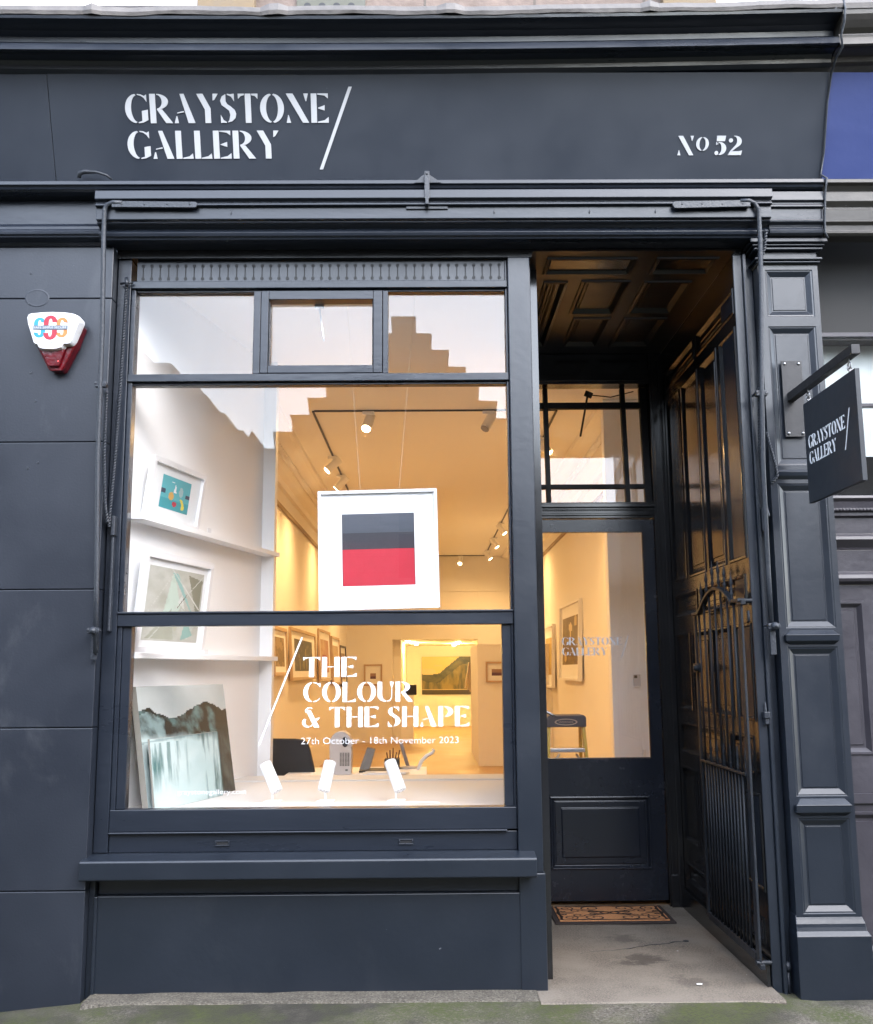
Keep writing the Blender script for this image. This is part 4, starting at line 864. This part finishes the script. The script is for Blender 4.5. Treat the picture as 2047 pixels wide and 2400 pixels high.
for i, (x, y, ax, ay, lb) in enumerate(((1.10, 4.3, .9, -.3, 'lit spotlight on the right track seen through the door transom'), (1.10, 9.9, .7, -.2, 'lit spotlight on the right track, uppermost of the three beside the post'), (1.10, 11.6, .7, -.2, 'lit spotlight on the right track, middle of the three beside the post'), (1.10, 13.4, .7, -.2, 'lit spotlight on the right track, lowest of the three beside the post'))): spot(lb, x, y, ax, ay, True, EN if i != 2 else 0)
spot('lit spotlight on the far cross track near the back wall', .62, 14.28, -.2, -.9, True, 0)
l = bpy.data.lights.new('back_room_lamp', 'AREA'); l.shape = 'RECTANGLE'; l.size = .9; l.size_y = .25; l.energy = 70; l.color = (1, .66, .22)
for i, (x, y) in enumerate(((-.42, 15.4), (-.36, 16.6), (-.28, 18.0), (.62, 16.2), (.64, 17.6), (.60, 19.0))):
    t = thing('downlight', ['small lit downlight in the left row of the back room, nearest', 'small lit downlight in the left row of the back room, second', 'small lit downlight in the left row of the back room, farthest', 'small lit downlight in the right row of the back room, nearest', 'small lit downlight in the right row of the back room, second', 'small lit downlight in the right row of the back room, farthest'][i], 'downlight', (x, y, 2.08), 'downlights in the back room ceiling')
    bm = BM(); lathe(bm, [(.001, 0), (.05, 0), (.055, .006), (.001, .007)], (x, y, 2.075), 12); lathe(bm, [(.02, -.02), (.04, -.02), (.04, -.001), (.02, -.001)], (x, y, 2.075), 12); obj('lamp_face', bm, M_lamp, t)
    if i in (1, 4):
        l = bpy.data.lights.new('down_lamp', 'POINT'); l.energy = 8; l.color = (1, .68, .22); l.shadow_soft_size = .06; lo = bpy.data.objects.new('down_lamp', l); COL.objects.link(lo); lo.location = (x, y+.3, 1.95); lo.parent = t; lo.matrix_parent_inverse = Matrix.Translation(-Vector(t.location))

# ---- framed pictures
def framed(name, label, c, ux, w_, h, fw_, mount, fn, roll=0, lean=0, group=None, fm=None, depth=.03, shift=0, nu=40, uy=None):
    """c = centre of the frame's back, ux = direction to the viewer's right along the wall"""
    ux = Vector(ux).normalized(); n = ux.cross(Vector((0, 0, 1))).normalized(); uz = Vector((0, 0, 1))
    if lean: q = Matrix.Rotation(lean, 3, ux); n = q @ n; uz = q @ uz
    if roll: q = Matrix.Rotation(roll, 3, n); ux = q @ ux; uz = q @ uz
    c = Vector(c); t = thing(name, label, 'picture', c, group); Pt = lambda u, v, d: c + ux*u + uz*v + n*d
    def bx_(bm, u0, u1, v0, v1, d0, d1):
        v = [bm.verts.new(Pt(u, q, d)) for u in (u0, u1) for q in (v0, v1) for d in (d0, d1)]
        for f in ((0, 1, 3, 2), (4, 6, 7, 5), (0, 4, 5, 1), (2, 3, 7, 6), (0, 2, 6, 4), (1, 5, 7, 3)): bm.faces.new([v[i] for i in f])
    W, H = w_/2, h/2; bm = BM()
    for a, b, cc, d in ((-W, -W+fw_, -H, H), (W-fw_, W, -H, H), (-W+fw_, W-fw_, -H, -H+fw_), (-W+fw_, W-fw_, H-fw_, H)): bx_(bm, a, b, cc, d, 0, depth)
    obj('frame', bm, fm or M_frame, t)
    bm = BM(); bx_(bm, -W+fw_, W-fw_, -H+fw_, H-fw_, .001, depth*.4); obj('mount', bm, M_mount, t)
    iw = w_-2*fw_-2*mount[0]; z0 = -H+fw_+mount[1]; z1 = H-fw_-mount[2]
    me = picture_mesh('print', fn, nu, int(nu*1.1), lambda u, v: Pt(-iw/2+iw*u, z0+(z1-z0)*v, depth*.4+.001)); obj('print', me, M_print, t); return t
def p_bands(u, v):
    j = .004*fbm(u, v, 40)
    if v > .73: c = lerp((.040, .049, .068), (.058, .068, .090), (v-.73)/.27+fbm(u*.3, v, 9)*.3)
    elif v > .50: c = lerp((.022, .013, .022), (.013, .015, .024), (v-.5)/.23+.4*fbm(u*.2, v, 8))
    else: c = lerp((.40, .004, .020), (.44, .006, .026), .5+.5*fbm(u, v, 6))
    e = .004
    if u < e*2 or u > 1-e*2: c = lerp(c, (.02, .01, .02), .6)
    return c
hang = framed('hanging_picture', 'white framed grey and red abstract print hanging on wires in the window', (-.270, .46, 2.151), (1, 0, 0), .652, .652, .0165, (.112, .112, .112), p_bands, roll=R(1.2), nu=96)
hc = hang.location
bm = BM()
for x0, x1 in ((-.372, -.46), (-.158, -.06)): tube(bm, [(x0, .47, 2.478), (x1, .47, CZ-.002)], .0007, 5)
obj('hanging_wire', bm, mat('wire', (.75, .68, .55), .4), hang)
WD = Vector((.24, 1, 0)).normalized()
def wallp(s, off): return Vector((-1.5+off, .15, 0)) + WD*s
def p_teal(u, v):
    c = (.10, .42, .47) if v > .32 else (.05, .33, .38)
    if .0 < u < .14 and .45 < v < .60: c = (.03, .05, .09)
    if .86 < u < 1 and .48 < v < .60: c = (.04, .05, .09)
    if (u-.36)**2+(v-.42)**2*.5 < .008: c = (.62, .36, .10)
    if (u-.50)**2+(v-.20)**2*.9 < .006: c = (.42, .03, .06)
    if abs(u-.74-.06*sin(v*9)) < .045 and .08 < v < .42: c = (.70, .60, .06)
    if (u-.68)**2*2+(v-.62)**2*.4 < .01: c = (.35, .50, .52)
    if v > .55 and abs(u-.47) < .05*(1-(v-.55)/.3) and v < .85: c = (.75, .78, .78)
    if abs(v-.86) < .015 and .32 < u < .42: c = (.75, .78, .78)
    return c
sh_x = lambda s, o: wallp(s, o)
framed('framed_print', 'white framed turquoise abstract print leaning on the upper shelf', wallp(.47, -.045)+Vector((0, 0, 2.487)), WD, .62, .338, .028, (.115, .05, .05), p_teal, lean=R(8), group='framed prints leaning on the bay shelves')
def p_tri(u, v):
    c = lerp((.42, .42, .36), (.52, .52, .47), .5+fbm(u, v, 3))
    tri = [((.25, .02), (.42, .98), (.62, .48), (.50, .60, .52)), ((.40, .95), (.50, .95), (.95, .25), (.28, .46, .43)), ((.62, .48), (.95, .30), (.80, .02), (.52, .56, .52)), ((.05, .02), (.45, .45), (.55, .02), (.36, .37, .30)), ((.70, .95), (.98, .9), (.96, .3), (.22, .22, .16)), ((.55, .55), (.62, .66), (.70, .45), (.60, .62, .58)), ((.42, .40), (.56, .14), (.70, .40), (.44, .42, .33)), ((.68, .02), (.74, .34), (.9, .1), (.25, .42, .38))]
    for a, b, d, col in tri:
        s1 = (b[0]-a[0])*(v-a[1])-(b[1]-a[1])*(u-a[0]); s2 = (d[0]-b[0])*(v-b[1])-(d[1]-b[1])*(u-b[0]); s3 = (a[0]-d[0])*(v-d[1])-(a[1]-d[1])*(u-d[0])
        if (s1 > 0) == (s2 > 0) == (s3 > 0): c = col
    for (a, b, d) in ((-.9, 1.35, .008), (1.1, -.12, .007), (1.5, .30, .004)):
        if abs(v-(a*u+b)) < d: c = (.62, .62, .58)
    if abs(v-(1.3*u-.25)) < .01 and .56 < u < .72: c = (.12, .11, .08)
    return lerp(c, (.25, .24, .18), .35*max(0, fbm(u, v, 5, 3)))
framed('framed_print', 'white framed print of grey green triangles leaning on the lower shelf', wallp(.50, -.045)+Vector((0, 0, 1.868)), WD, .80, .545, .036, (.045, .035, .04), p_tri, lean=R(6), group='framed prints leaning on the bay shelves', nu=70)
for z, lb in ((2.285, 'long white floating shelf on the bay wall, the upper one'), (1.568, 'long white floating shelf on the bay wall, the lower one')):
    bm = BM(); a0, a1 = wallp(.02, -.079), wallp(1.90, -.079); b0, b1 = wallp(.02, .015), wallp(1.90, .02)
    prism(bm, [(a0.x, a0.y), (b0.x, b0.y), (b1.x, b1.y), (a1.x, a1.y)], lambda u, v: (u, v, z), lambda u, v: (u, v, z+.03)); s_ = tag(obj('wall_shelf', bm, M_white, bev=.002), lb, 'shelf', 'white shelves on the bay wall')
for z, s, lb in ((2.318, .80, 'small white price card on the upper shelf'), (1.601, .80, 'small white price card on the lower shelf')):
    bm = BM(); c = wallp(s, .005); prism(bm, [(c.x, c.y), (c.x+.012, c.y+.05), (c.x+.010, c.y+.0505), (c.x-.002, c.y+.0005)], lambda u, v: (u, v, z-.002), lambda u, v: (u, v, z+.026)); cd_ = tag(obj('price_card', bm, M_paper), lb, 'card', 'price cards on the shelves')
# canvases with a mountain loch on the platform
def p_mount(u, v):
    ridge = .765 + .05*math.exp(-((u-.08)/.10)**2) - .045*math.exp(-((u-.36)/.12)**2) + .075*math.exp(-((u-.74)/.17)**2) - .03*math.exp(-((u-.95)/.04)**2) + .014*fbm(u, 1, 14)
    st = fbm(u*9, v*.9, 2.2, 2); st2 = fbm(u*1.8+v*1.2, v*1.2-u*.6, 5, 4)
    c = lerp((.36, .40, .39), (.44, .47, .46), fbm(u, v, 2)+.5)
    low = .62 - .05*u + .04*fbm(u, v*.3, 9)
    pale = lerp((.40, .52, .515), (.52, .62, .61), .55+.8*fbm(u*.7, v, 3))
    if v < ridge:
        c = lerp((.010, .013, .011), (.10, .19, .185), .10+1.25*st2+.25*st+.8*max(0, ridge-.06-v))
        if u < .26 and v < ridge-.03: c = lerp(c, (.20, .29, .29), max(0, min(1, .8+st2-abs(u-.1)*3)))
    if v < low: c = lerp(c, pale, min(1, (low-v)*12))
    if abs(v-.535-.03*u) < .008 and u < .8: c = lerp(c, (.14, .22, .22), .5)
    if u < .5 and .12 < v < .52:
        k = max(0, min(1, 2.2*st-.05))*max(0, 1-u*1.4)*min(1, (v-.12)*5); c = lerp(c, (.012, .105, .10), k)
    if u > .62 and v < low: c = lerp(c, (.05, .11, .105), max(0, min(1, 1.5*st+.15+(u-.62))))
    if u > .83 and v < ridge: c = lerp(c, (.014, .016, .012), min(1, (u-.83)*30)*(.92+.1*st2))
    return c
A_, B_ = Vector((-1.402, .20, 0)), Vector((-1.128, 1.04, 0))
def canvas(name, label, A, B, z0, z1, th, fn, lean, nu):
    d = (B-A).normalized(); n = d.cross(Vector((0, 0, 1))); t = thing(name, label, 'painting', (A+B)/2+Vector((0, 0, z0)), 'mountain canvases leaning in the window bay'); L_ = (B-A).length
    Pt = lambda u, v, q: A + d*(L_*u) + Vector((0, 0, z0+(z1-z0)*v)) - n*(lean*v) + n*q
    me = picture_mesh('painted_face', fn, nu, nu, lambda u, v: Pt(u, v, .0)); obj('painted_face', me, M_oil, t)
    bm = BM(); v = [bm.verts.new(Pt(u, q, e)) for u in (0, 1) for q in (0, 1) for e in (-.0006, -th)]
    for f in ((0, 1, 3, 2), (4, 6, 7, 5), (0, 4, 5, 1), (2, 3, 7, 6), (0, 2, 6, 4), (1, 5, 7, 3)): bm.faces.new([v[i] for i in f])
    obj('canvas_edge', bm, M_canvas, t)
canvas('canvas_painting', 'tall dark green and white mountain canvas leaning against the bay wall', A_, B_, .8165, 1.425, .035, p_mount, .10, 90)
canvas('canvas_painting', 'shorter pale loch canvas standing in front of the taller mountain canvas', A_+Vector((.040, -.03, 0)), A_+(B_-A_)*.76+Vector((.040, -.03, 0)), .8165, 1.165, .012, lambda u, v: p_mount(u*.80+.03, v*.555), .045, 90)

# pictures on the gallery walls
def p_gen(seed, cols):
    def f(u, v):
        k = fbm(u*2+seed, v*2, 1.5, seed)+.5+.3*sin(v*6+seed); i = int(max(0, min(.999, k))*len(cols)); return lerp(cols[i], cols[(i+1) % len(cols)], .3+.4*fbm(u, v, 9, seed))
    return f
def p_stems(u, v):
    c = (.06, .06, .05)
    for x, h in ((.25, .55), (.45, .35), (.62, .75), (.8, .3)):
        if abs(u-x-.03*sin(v*8)) < .015 and v < h: c = (.30, .24, .13)
    return lerp(c, (.16, .14, .1), max(0, fbm(u, v, 6)))
def p_red(u, v): return (.35, .05, .03) if (.2 < u < .7 and .15 < v < .55) else lerp((.55, .38, .22), (.45, .22, .12), u+fbm(u, v, 4))
lw_ = 'pictures hung along the left gallery wall'
def onleft(px0, px1, zc, h): # from the columns it spans in the photograph
    y0 = WX0/((px0-1003)/2400)-5; y1 = WX0/((px1-1003)/2400)-5; return (WX0+.012, (y0+y1)/2, zc), abs(y1-y0)
for px0, px1, zc, h, fn, fm, lb in ((628, 663, 1.70, .50, p_gen(3, [(.25, .17, .08), (.12, .08, .04), (.35, .26, .15)]), M_woodframe, 'wood framed brown picture on the left wall, nearest the bay'), (668, 733, 1.69, .60, p_stems, M_woodframe, 'wood framed dark picture of pale stems on the left wall'), (738, 768, 1.72, .74, p_red, M_woodframe, 'wood framed picture with a red block on the left wall'), (770, 790, 1.66, .78, p_gen(9, [(.5, .36, .2), (.4, .28, .16)]), M_woodframe, 'narrow pale picture on the left wall beyond the red one'), (791, 805, 1.58, .72, p_gen(5, [(.4, .3, .2), (.2, .16, .1)]), M_darkframe, 'dark framed picture farthest along the left wall')):
    c, L_ = onleft(px0, px1, zc, h); framed('framed_picture', lb, c, (0, 1, 0), L_*.92, h, .035, (.12*L_, .12*h, .14*h), fn, lean=-R(3), group=lw_, fm=fm, nu=24)
def p_flower(u, v):
    c = lerp((.17, .12, .05), (.24, .18, .08), .5+fbm(u, v, 5)); 
    if abs(u-.5) < .02 and .45 < v < .75: c = (.6, .48, .25)
    if (u-.5)**2*1.5+(v-.78)**2*3 < .02+.01*fbm(u, v, 9): c = (.62, .50, .28)
    if (u-.8)**2*2+(v-.88)**2 < .012 or (u-.2)**2*2+(v-.16)**2 < .012: c = (.55, .42, .18)
    return c
rw = 'pictures hung along the right gallery wall'
for y0, y1, z0, z1, fn, mt, lb in ((6.5, 8.2, 1.36, 2.30, p_flower, (.12, .16, .14), 'pale framed brown flower print on the right wall, nearest the door'), (9.0, 10.2, 1.24, 2.12, p_gen(2, [(.5, .38, .12), (.55, .42, .18), (.45, .3, .1)]), (.15, .15, .15), 'pale framed ochre picture on the right wall behind the flower print'), (10.7, 11.8, 1.24, 2.0, p_gen(8, [(.3, .2, .08), (.4, .3, .12)]), (.1, .1, .1), 'framed picture on the right wall, deepest of the three seen through the door')):
    framed('framed_picture', lb, (WX1-.012, (y0+y1)/2, (z0+z1)/2), (0, -1, 0), y1-y0, z1-z0, .03, (mt[0], mt[1], mt[2]), fn, lean=-R(2), group=rw, fm=M_frame, nu=30, depth=.05)
def p_small(u, v): return (.10, .03, .03) if v < .45 else (.30, .18, .10)
for px0, px1, py0, py1, lb in ((850, 893, 1556, 1606, 'small framed picture on the back wall left of the opening'),):
    D = 19.45; framed('framed_picture', lb, (((px0+px1)/2-1003)/2400*D, BY-.002, 1.5+(1570-(py0+py1)/2)/2400*D), (1, 0, 0), (px1-px0)/2400*D, (py1-py0)/2400*D, .03, (.09, .1, .14), p_small, fm=M_woodframe, nu=12)
D = 14.6; framed('framed_picture', 'small framed picture on the partition wall at the right edge of the lower pane', ((1163-1003)/2400*D, 9.598, 1.5+(1570-1576)/2400*D), (1, 0, 0), 52/2400*D, 48/2400*D, .025, (.06, .07, .08), p_small, fm=M_woodframe, nu=12)
def p_land(u, v):
    ridge = .62+.30*u-.16*sin(u*5.5)+.03*fbm(u, 2, 7)
    c = (.62, .46, .16)
    if v < ridge: c = lerp((.025, .03, .02), (.10, .085, .03), .4+fbm(u, v, 6))
    if v < ridge-.24: c = lerp((.07, .065, .025), (.24, .17, .05), .45+1.2*fbm(u*3, v*.6, 4)+u*.2)
    if ((u-.12)/.17)**2+((v-.60)/.09)**2 < 1: c = (.60, .46, .22)
    if ((u-.33)/.09)**2+((v-.76)/.03)**2 < 1: c = (.58, .44, .22)
    if v < .12: c = (.05, .035, .02)
    elif v < .15: c = (.5, .38, .18)
    return c
D = 25; t = thing('landscape_painting', 'large dark landscape painting lit on the back room wall', 'painting', (.435, 19.97, 1.36), None)
me = picture_mesh('painted_face', p_land, 70, 50, lambda u, v: (-.17+1.21*u, 19.955, .905+.915*v)); obj('painted_face', me, M_oil, t)
bm = BM(); box(bm, -.17, 1.04, 19.9556, 19.998, .905, 1.82); obj('canvas_edge', bm, M_canvas, t)
bm = BM()
for i in range(6): obox(bm, (.93-.012*i*3, 14.9+i*.02, 1.33+.03*(i % 3)), .018, .3, .5, Matrix.Rotation(R(3*(i-2)), 3, 'Y'))
tag(obj('leaning_canvases', bm, M_woodframe), 'pale stack of canvas edges at the right side of the back opening', 'canvases')
bm = BM(); box(bm, -.69, -.30, 14.76, 15.1, FZ+.001, 1.02); tag(obj('plinth', bm, M_white, bev=.004), 'white display plinth in the back opening with a dark box on it', 'plinth')
bm = BM(); box(bm, -.48, -.24, 14.8, 15.0, 1.021, 1.22); tag(obj('dark_box', bm, M_black, bev=.01), 'small dark box standing on the white display plinth', 'box')

# ---- white spotlights standing on the platform
def stand_lamp(label, base, top, bot):
    t = thing('stand_spotlight', label, 'spotlight', base, 'white spotlights standing in the window')
    bm = BM(); x, y, z = base; box(bm, x-.045, x+.045, y-.025, y+.025, z, z+.005); box(bm, x-.03, x+.05, y-.018, y+.018, z+.0052, z+.010); tube(bm, [(x, y, z+.01), (x, y, z+.052)], .0055, 8); obj('foot', bm, M_white, t, bev=.001)
    a, b = Vector(bot), Vector(top); q = Vector((0, 0, 1)).rotation_difference((b-a).normalized()).to_matrix(); L_ = (b-a).length
    bm = BM(); lathe(bm, [(.012, 0), (.029, .001), (.031, .004), (.0325, .006), (.0325, L_-.002), (.030, L_), (.026, L_), (.026, L_-.012), (.002, L_-.013)], a, 24, q); bd = obj('lamp_body', bm, M_white, t, smooth=False, bev=.0015)
    bm = BM()
    for i in range(6): lathe(bm, [(.003, -.0012), (.0028, .0005)], a+q @ Vector((.018*cos(i), .018*sin(i), 0)), 6, q)
    obj('screw', bm, M_lampoff, bd)
stand_lamp('white cylinder spotlight on the window platform, leftmost of the three, tilted left', (-.832, .50, .8155), (-.875, .52, 1.012), (-.803, .47, .872))
stand_lamp('white cylinder spotlight on the window platform, middle one, tilted slightly right', (-.552, .50, .8155), (-.531, .54, 1.018), (-.560, .48, .872))
stand_lamp('white cylinder spotlight on the window platform, rightmost of the three', (-.178, .50, .8155), (-.212, .54, 1.018), (-.153, .47, .872))
bm = BM(); tube(bm, [(-.95, .42, .8175), (-.5, .40, .8175), (-.1, .43, .8175), (.05, .42, .8175)], .0022, 5); tag(obj('lamp_cable', bm, M_white), 'thin white cable along the window platform beneath the spotlights', 'cable')

# ---- desk things behind the platform
t = thing('desk', 'white desk behind the window platform', 'desk', (-.45, 2.5, FZ))
bm = BM(); box(bm, -1.02, -.02, 2.08, 2.85, .745, .775); obj('desk_top', bm, M_white, t, bev=.002)
for x in (-.98, -.06):
    for y in (2.12, 2.81): bm = BM(); box(bm, x-.025, x+.025, y-.025, y+.025, FZ, .7448); obj('leg', bm, M_white, t)
t = thing('office_chair', 'black mesh office chair back behind the left spotlight', 'chair', (-1.0, 2.55, FZ))
bm = BM(); pr = [(-1.20, .60), (-.80, .60), (-.835, .80), (-.865, .93), (-.885, .985), (-.92, 1.005), (-.98, 1.012), (-1.20, 1.015)]
prism(bm, pr, lambda u, v: (u, 2.50-.06*(v-.6), v), lambda u, v: (u, 2.56-.06*(v-.6), v)); obj('backrest', bm, M_fabric, t, bev=.015, seg=3)
bm = BM(); box(bm, -1.22, -.80, 2.6, 3.06, .54, .60); obj('seat', bm, M_fabric, t, bev=.02)
bm = BM(); tube(bm, [(-1.0, 2.83, .22), (-1.0, 2.83, .54)], .03, 10)
for i in range(5): tube(bm, [(-1.0, 2.83, .24), (-1.0+.27*cos(i*1.257), 2.83+.27*sin(i*1.257), .19)], .018, 6)
obj('swivel_base', bm, M_black, t)
for i in range(5): bm = BM(); lathe(bm, [(.02, -.018), (.026, 0), (.02, .018)], (-1.0+.27*cos(i*1.257), 2.83+.27*sin(i*1.257), FZ+.027), 10, Matrix(((1, 0, 0), (0, 0, -1), (0, 1, 0)))); obj('castor', bm, M_black, t)
t = thing('fan_heater', 'beige upright fan heater with round opening on the desk', 'heater', (-.60, 2.35, .775))
hx, hy = -.628, 2.30
bm = BM(); prism(bm, [(-.075, .776), (.075, .776), (.078, .98)] + ell(0, .985, .078, .088, 0, 180, 16)[1:-1] + [(-.078, .98)], lambda u, v: (hx+u, hy, v), lambda u, v: (hx+u, hy+.14, v)); hb = obj('body', bm, M_beige, t, bev=.012, seg=3)
bm = BM(); lathe(bm, [(.036, 0), (.036, .003), (.001, .003)], (hx+.032, hy-.001, 1.0), 20, Matrix(((.62, 0, 0), (0, 0, -1), (0, 1, 0)))); obj('air_opening', bm, M_black, hb)
bm = BM()
for i in range(4):
    for j in range(11): box(bm, hx-.005+i*.018, hx+.009+i*.018, hy-.0015, hy+.001, .835+j*.0085, .8405+j*.0085)
box(bm, hx+.035, hx+.052, hy-.002, hy+.001, .800, .812); obj('grille', bm, mat('grille_grey', (.10, .09, .08), .6), hb)
t = thing('laptop', 'dark laptop standing open at an angle on the desk', 'laptop', (-.38, 2.4, .78))
bm = BM(); v = [(-.50, .80), (-.425, .80), (-.385, .945), (-.445, .955)]; prism(bm, v, lambda u, q: (u, 2.36+.25*(q-.8), q), lambda u, q: (u, 2.375+.25*(q-.8), q)); obj('screen', bm, mat('laptop_lid', (.13, .09, .05), .3), t, bev=.003)
bm = BM(); box(bm, -.50, -.22, 2.33, 2.56, .785, .797); obj('keyboard_base', bm, M_black, t, bev=.003)
bm = BM()
for i in range(4): obox(bm, (-.36+.02*i, 2.28+.01*i, .777+.005*i), .30, .2, .0045, Matrix.Rotation(R(4*i-5), 3, 'Z'))
tag(obj('paper_pile', bm, M_paper), 'low pile of papers on the desk below the laptop', 'papers')
t = thing('desk_organiser', 'dark desk organiser with pens beside the laptop', 'organiser', (-.27, 2.5, .776))
bm = BM(); box(bm, -.33, -.22, 2.58, 2.70, .776, .855); obj('tray_box', bm, mat('tray_brown', (.05, .042, .036), .6), t, bev=.004)
bm = BM()
for i in range(5): tube(bm, [(-.31+i*.02, 2.64, .855), (-.315+i*.024, 2.63, .90+.016*(i % 3))], .005, 6)
obj('pen', bm, mat('pen_brown', (.12, .04, .02), .5), t)
t = thing('desk_lamp', 'grey desk lamp with a long straight arm behind the right spotlight', 'lamp', (-.2, 2.7, .776))
bm = BM(); lathe(bm, [(.07, 0), (.07, .012), (.02, .02)], (-.16, 2.72, .776), 16); obj('lamp_base', bm, M_beige, t)
bm = BM(); tube(bm, [(-.16, 2.72, .79), (-.195, 2.72, .90), (-.212, 2.72, .965)], .014, 8); obj('lamp_arm', bm, mat('lamp_grey', (.30, .27, .28), .4), t, smooth=True)
t = thing('white_chair', 'white chair with a curved arm showing above the platform edge', 'chair', (.0, 2.9, FZ))
bm = BM(); tube(bm, [(-.10, 2.6, .62), (-.09, 2.6, .76), (-.06, 2.6, .835), (-.02, 2.6, .875), (.02, 2.6, .895), (.035, 2.6, .915), (.02, 2.6, .925)], [.012, .013, .014, .014, .013, .010, .006], 8); obj('arm', bm, M_white, t, smooth=True)
bm = BM(); box(bm, -.14, .3, 2.6, 3.0, .56, .60); obj('seat', bm, M_white, t, bev=.015)
for x in (-.11, .27):
    for y in (2.63, 2.97): bm = BM(); tube(bm, [(x, y, FZ), (x, y, .56)], .014, 8); obj('leg', bm, M_steel, t)
# ---- step ladder seen through the door
t = thing('step_ladder', 'yellow step ladder with dark cap standing inside the door', 'ladder', (1.0, 2.75, FZ))
lx0, lx1, ly = .875, 1.150, 2.6
bm = BM(); prism(bm, [(lx0-.005, 1.075), (lx1+.012, 1.075), (lx1+.012, 1.145), (lx1-.005, 1.162), (lx0+.012, 1.160), (lx0-.005, 1.145)], lambda u, v: (u, ly-.02, v), lambda u, v: (u, ly+.20, v)); cp_ = obj('top_cap', bm, mat('ladder_cap', (.075, .062, .068), .6), t, bev=.006)
bm = BM(); ring_ = ell(1.012, 1.112, .085, .024, 0, 360, 24)
for p, q in zip(ring_, ring_[1:]): 
    a = [bm.verts.new((x, ly-.0215, z)) for x, z in (p, q, (1.012+(q[0]-1.012)*.86, 1.112+(q[1]-1.112)*.75), (1.012+(p[0]-1.012)*.86, 1.112+(p[1]-1.112)*.75))]; bm.faces.new(a)
add_mesh(bm, font_mesh('WERNER', .022, FRONT(.957, ly-.0217, 1.104), .11)); obj('cap_logo', bm, mat('logo_tan', (.5, .36, .25), .6), cp_)
for sx_, x in ((-1, lx0+.012), (1, lx1-.006)):
    bm = BM(); v = [bm.verts.new((x+sx_*e*.055+dx, ly+dy-.12*e, z)) for e, z in ((0, 1.074), (1, FZ)) for dx in (-.012, .012) for dy in (0, .05)]
    for f in ((0, 1, 3, 2), (4, 6, 7, 5), (0, 4, 5, 1), (2, 3, 7, 6), (0, 2, 6, 4), (1, 5, 7, 3)): bm.faces.new([v[i] for i in f])
    obj('rail', bm, M_yellow, t)
    bm = BM(); tube(bm, [(x, ly+.18, 1.07), (x+sx_*.05, ly+.55, FZ)], .014, 6); obj('rear_rail', bm, M_yellow, t)
for z, e in ((.895, .06), (.60, .05), (.36, .05)):
    bm = BM(); k = (1.074-z)/.92; box(bm, lx0+.024-.055*k, lx1-.018+.055*k, ly-.03-.10*k, ly+.07-.10*k, z, z+.028); obj('step', bm, M_alu, t, bev=.003)
bm = BM()
for s, x in ((1, lx0+.02), (-1, lx1-.015)): tube(bm, [(x, ly-.045, .80), (x+s*.06, ly-.05, .885)], .010, 6)
obj('brace', bm, M_alu, t)
bm = BM(); box(bm, 1.60, 1.655, 2.955, 2.9795, 1.36, 1.455); kp = obj('keypad', bm, M_alarm, None, bev=.004); tag(kp, 'small white alarm keypad on the wall inside the door', 'keypad')
bm = BM(); box(bm, 1.605, 1.628, 2.9535, 2.9545, 1.425, 1.447); obj('keypad_screen', bm, mat('lcd', (.08, .07, .05), .3), kp)
bm = BM(); box(bm, 1.655, 1.68, 2.975, 2.9895, .80, .88); tag(obj('wall_socket', bm, M_plaster, bev=.002), 'pale wall socket low on the wall inside the door', 'socket')
# window stays (casement arm and transom stay)
bm = BM(); tube(bm, [(-.575, .175, 3.42), (-.555, .19, 3.27), (-.551, .19, 3.245)], .005, 6); tube(bm, [(-.60, .17, 3.43), (-.55, .17, 3.43)], .014, 8); tag(obj('casement_stay', bm, M_alu, smooth=True), 'casement stay hanging inside the middle top pane', 'stay')
bm = BM(); tube(bm, [(1.12, 1.80, 3.39), (1.06, 1.80, 3.09)], .007, 6); tube(bm, [(1.10, 1.80, 3.40), (1.15, 1.80, 3.38)], .022, 8); tube(bm, [(1.15, 1.80, 3.385), (1.28, 1.80, 3.37), (1.44, 1.80, 3.41)], .004, 6); tag(obj('transom_stay', bm, M_track, smooth=True), 'black transom opener with cord inside the window over the door', 'stay')
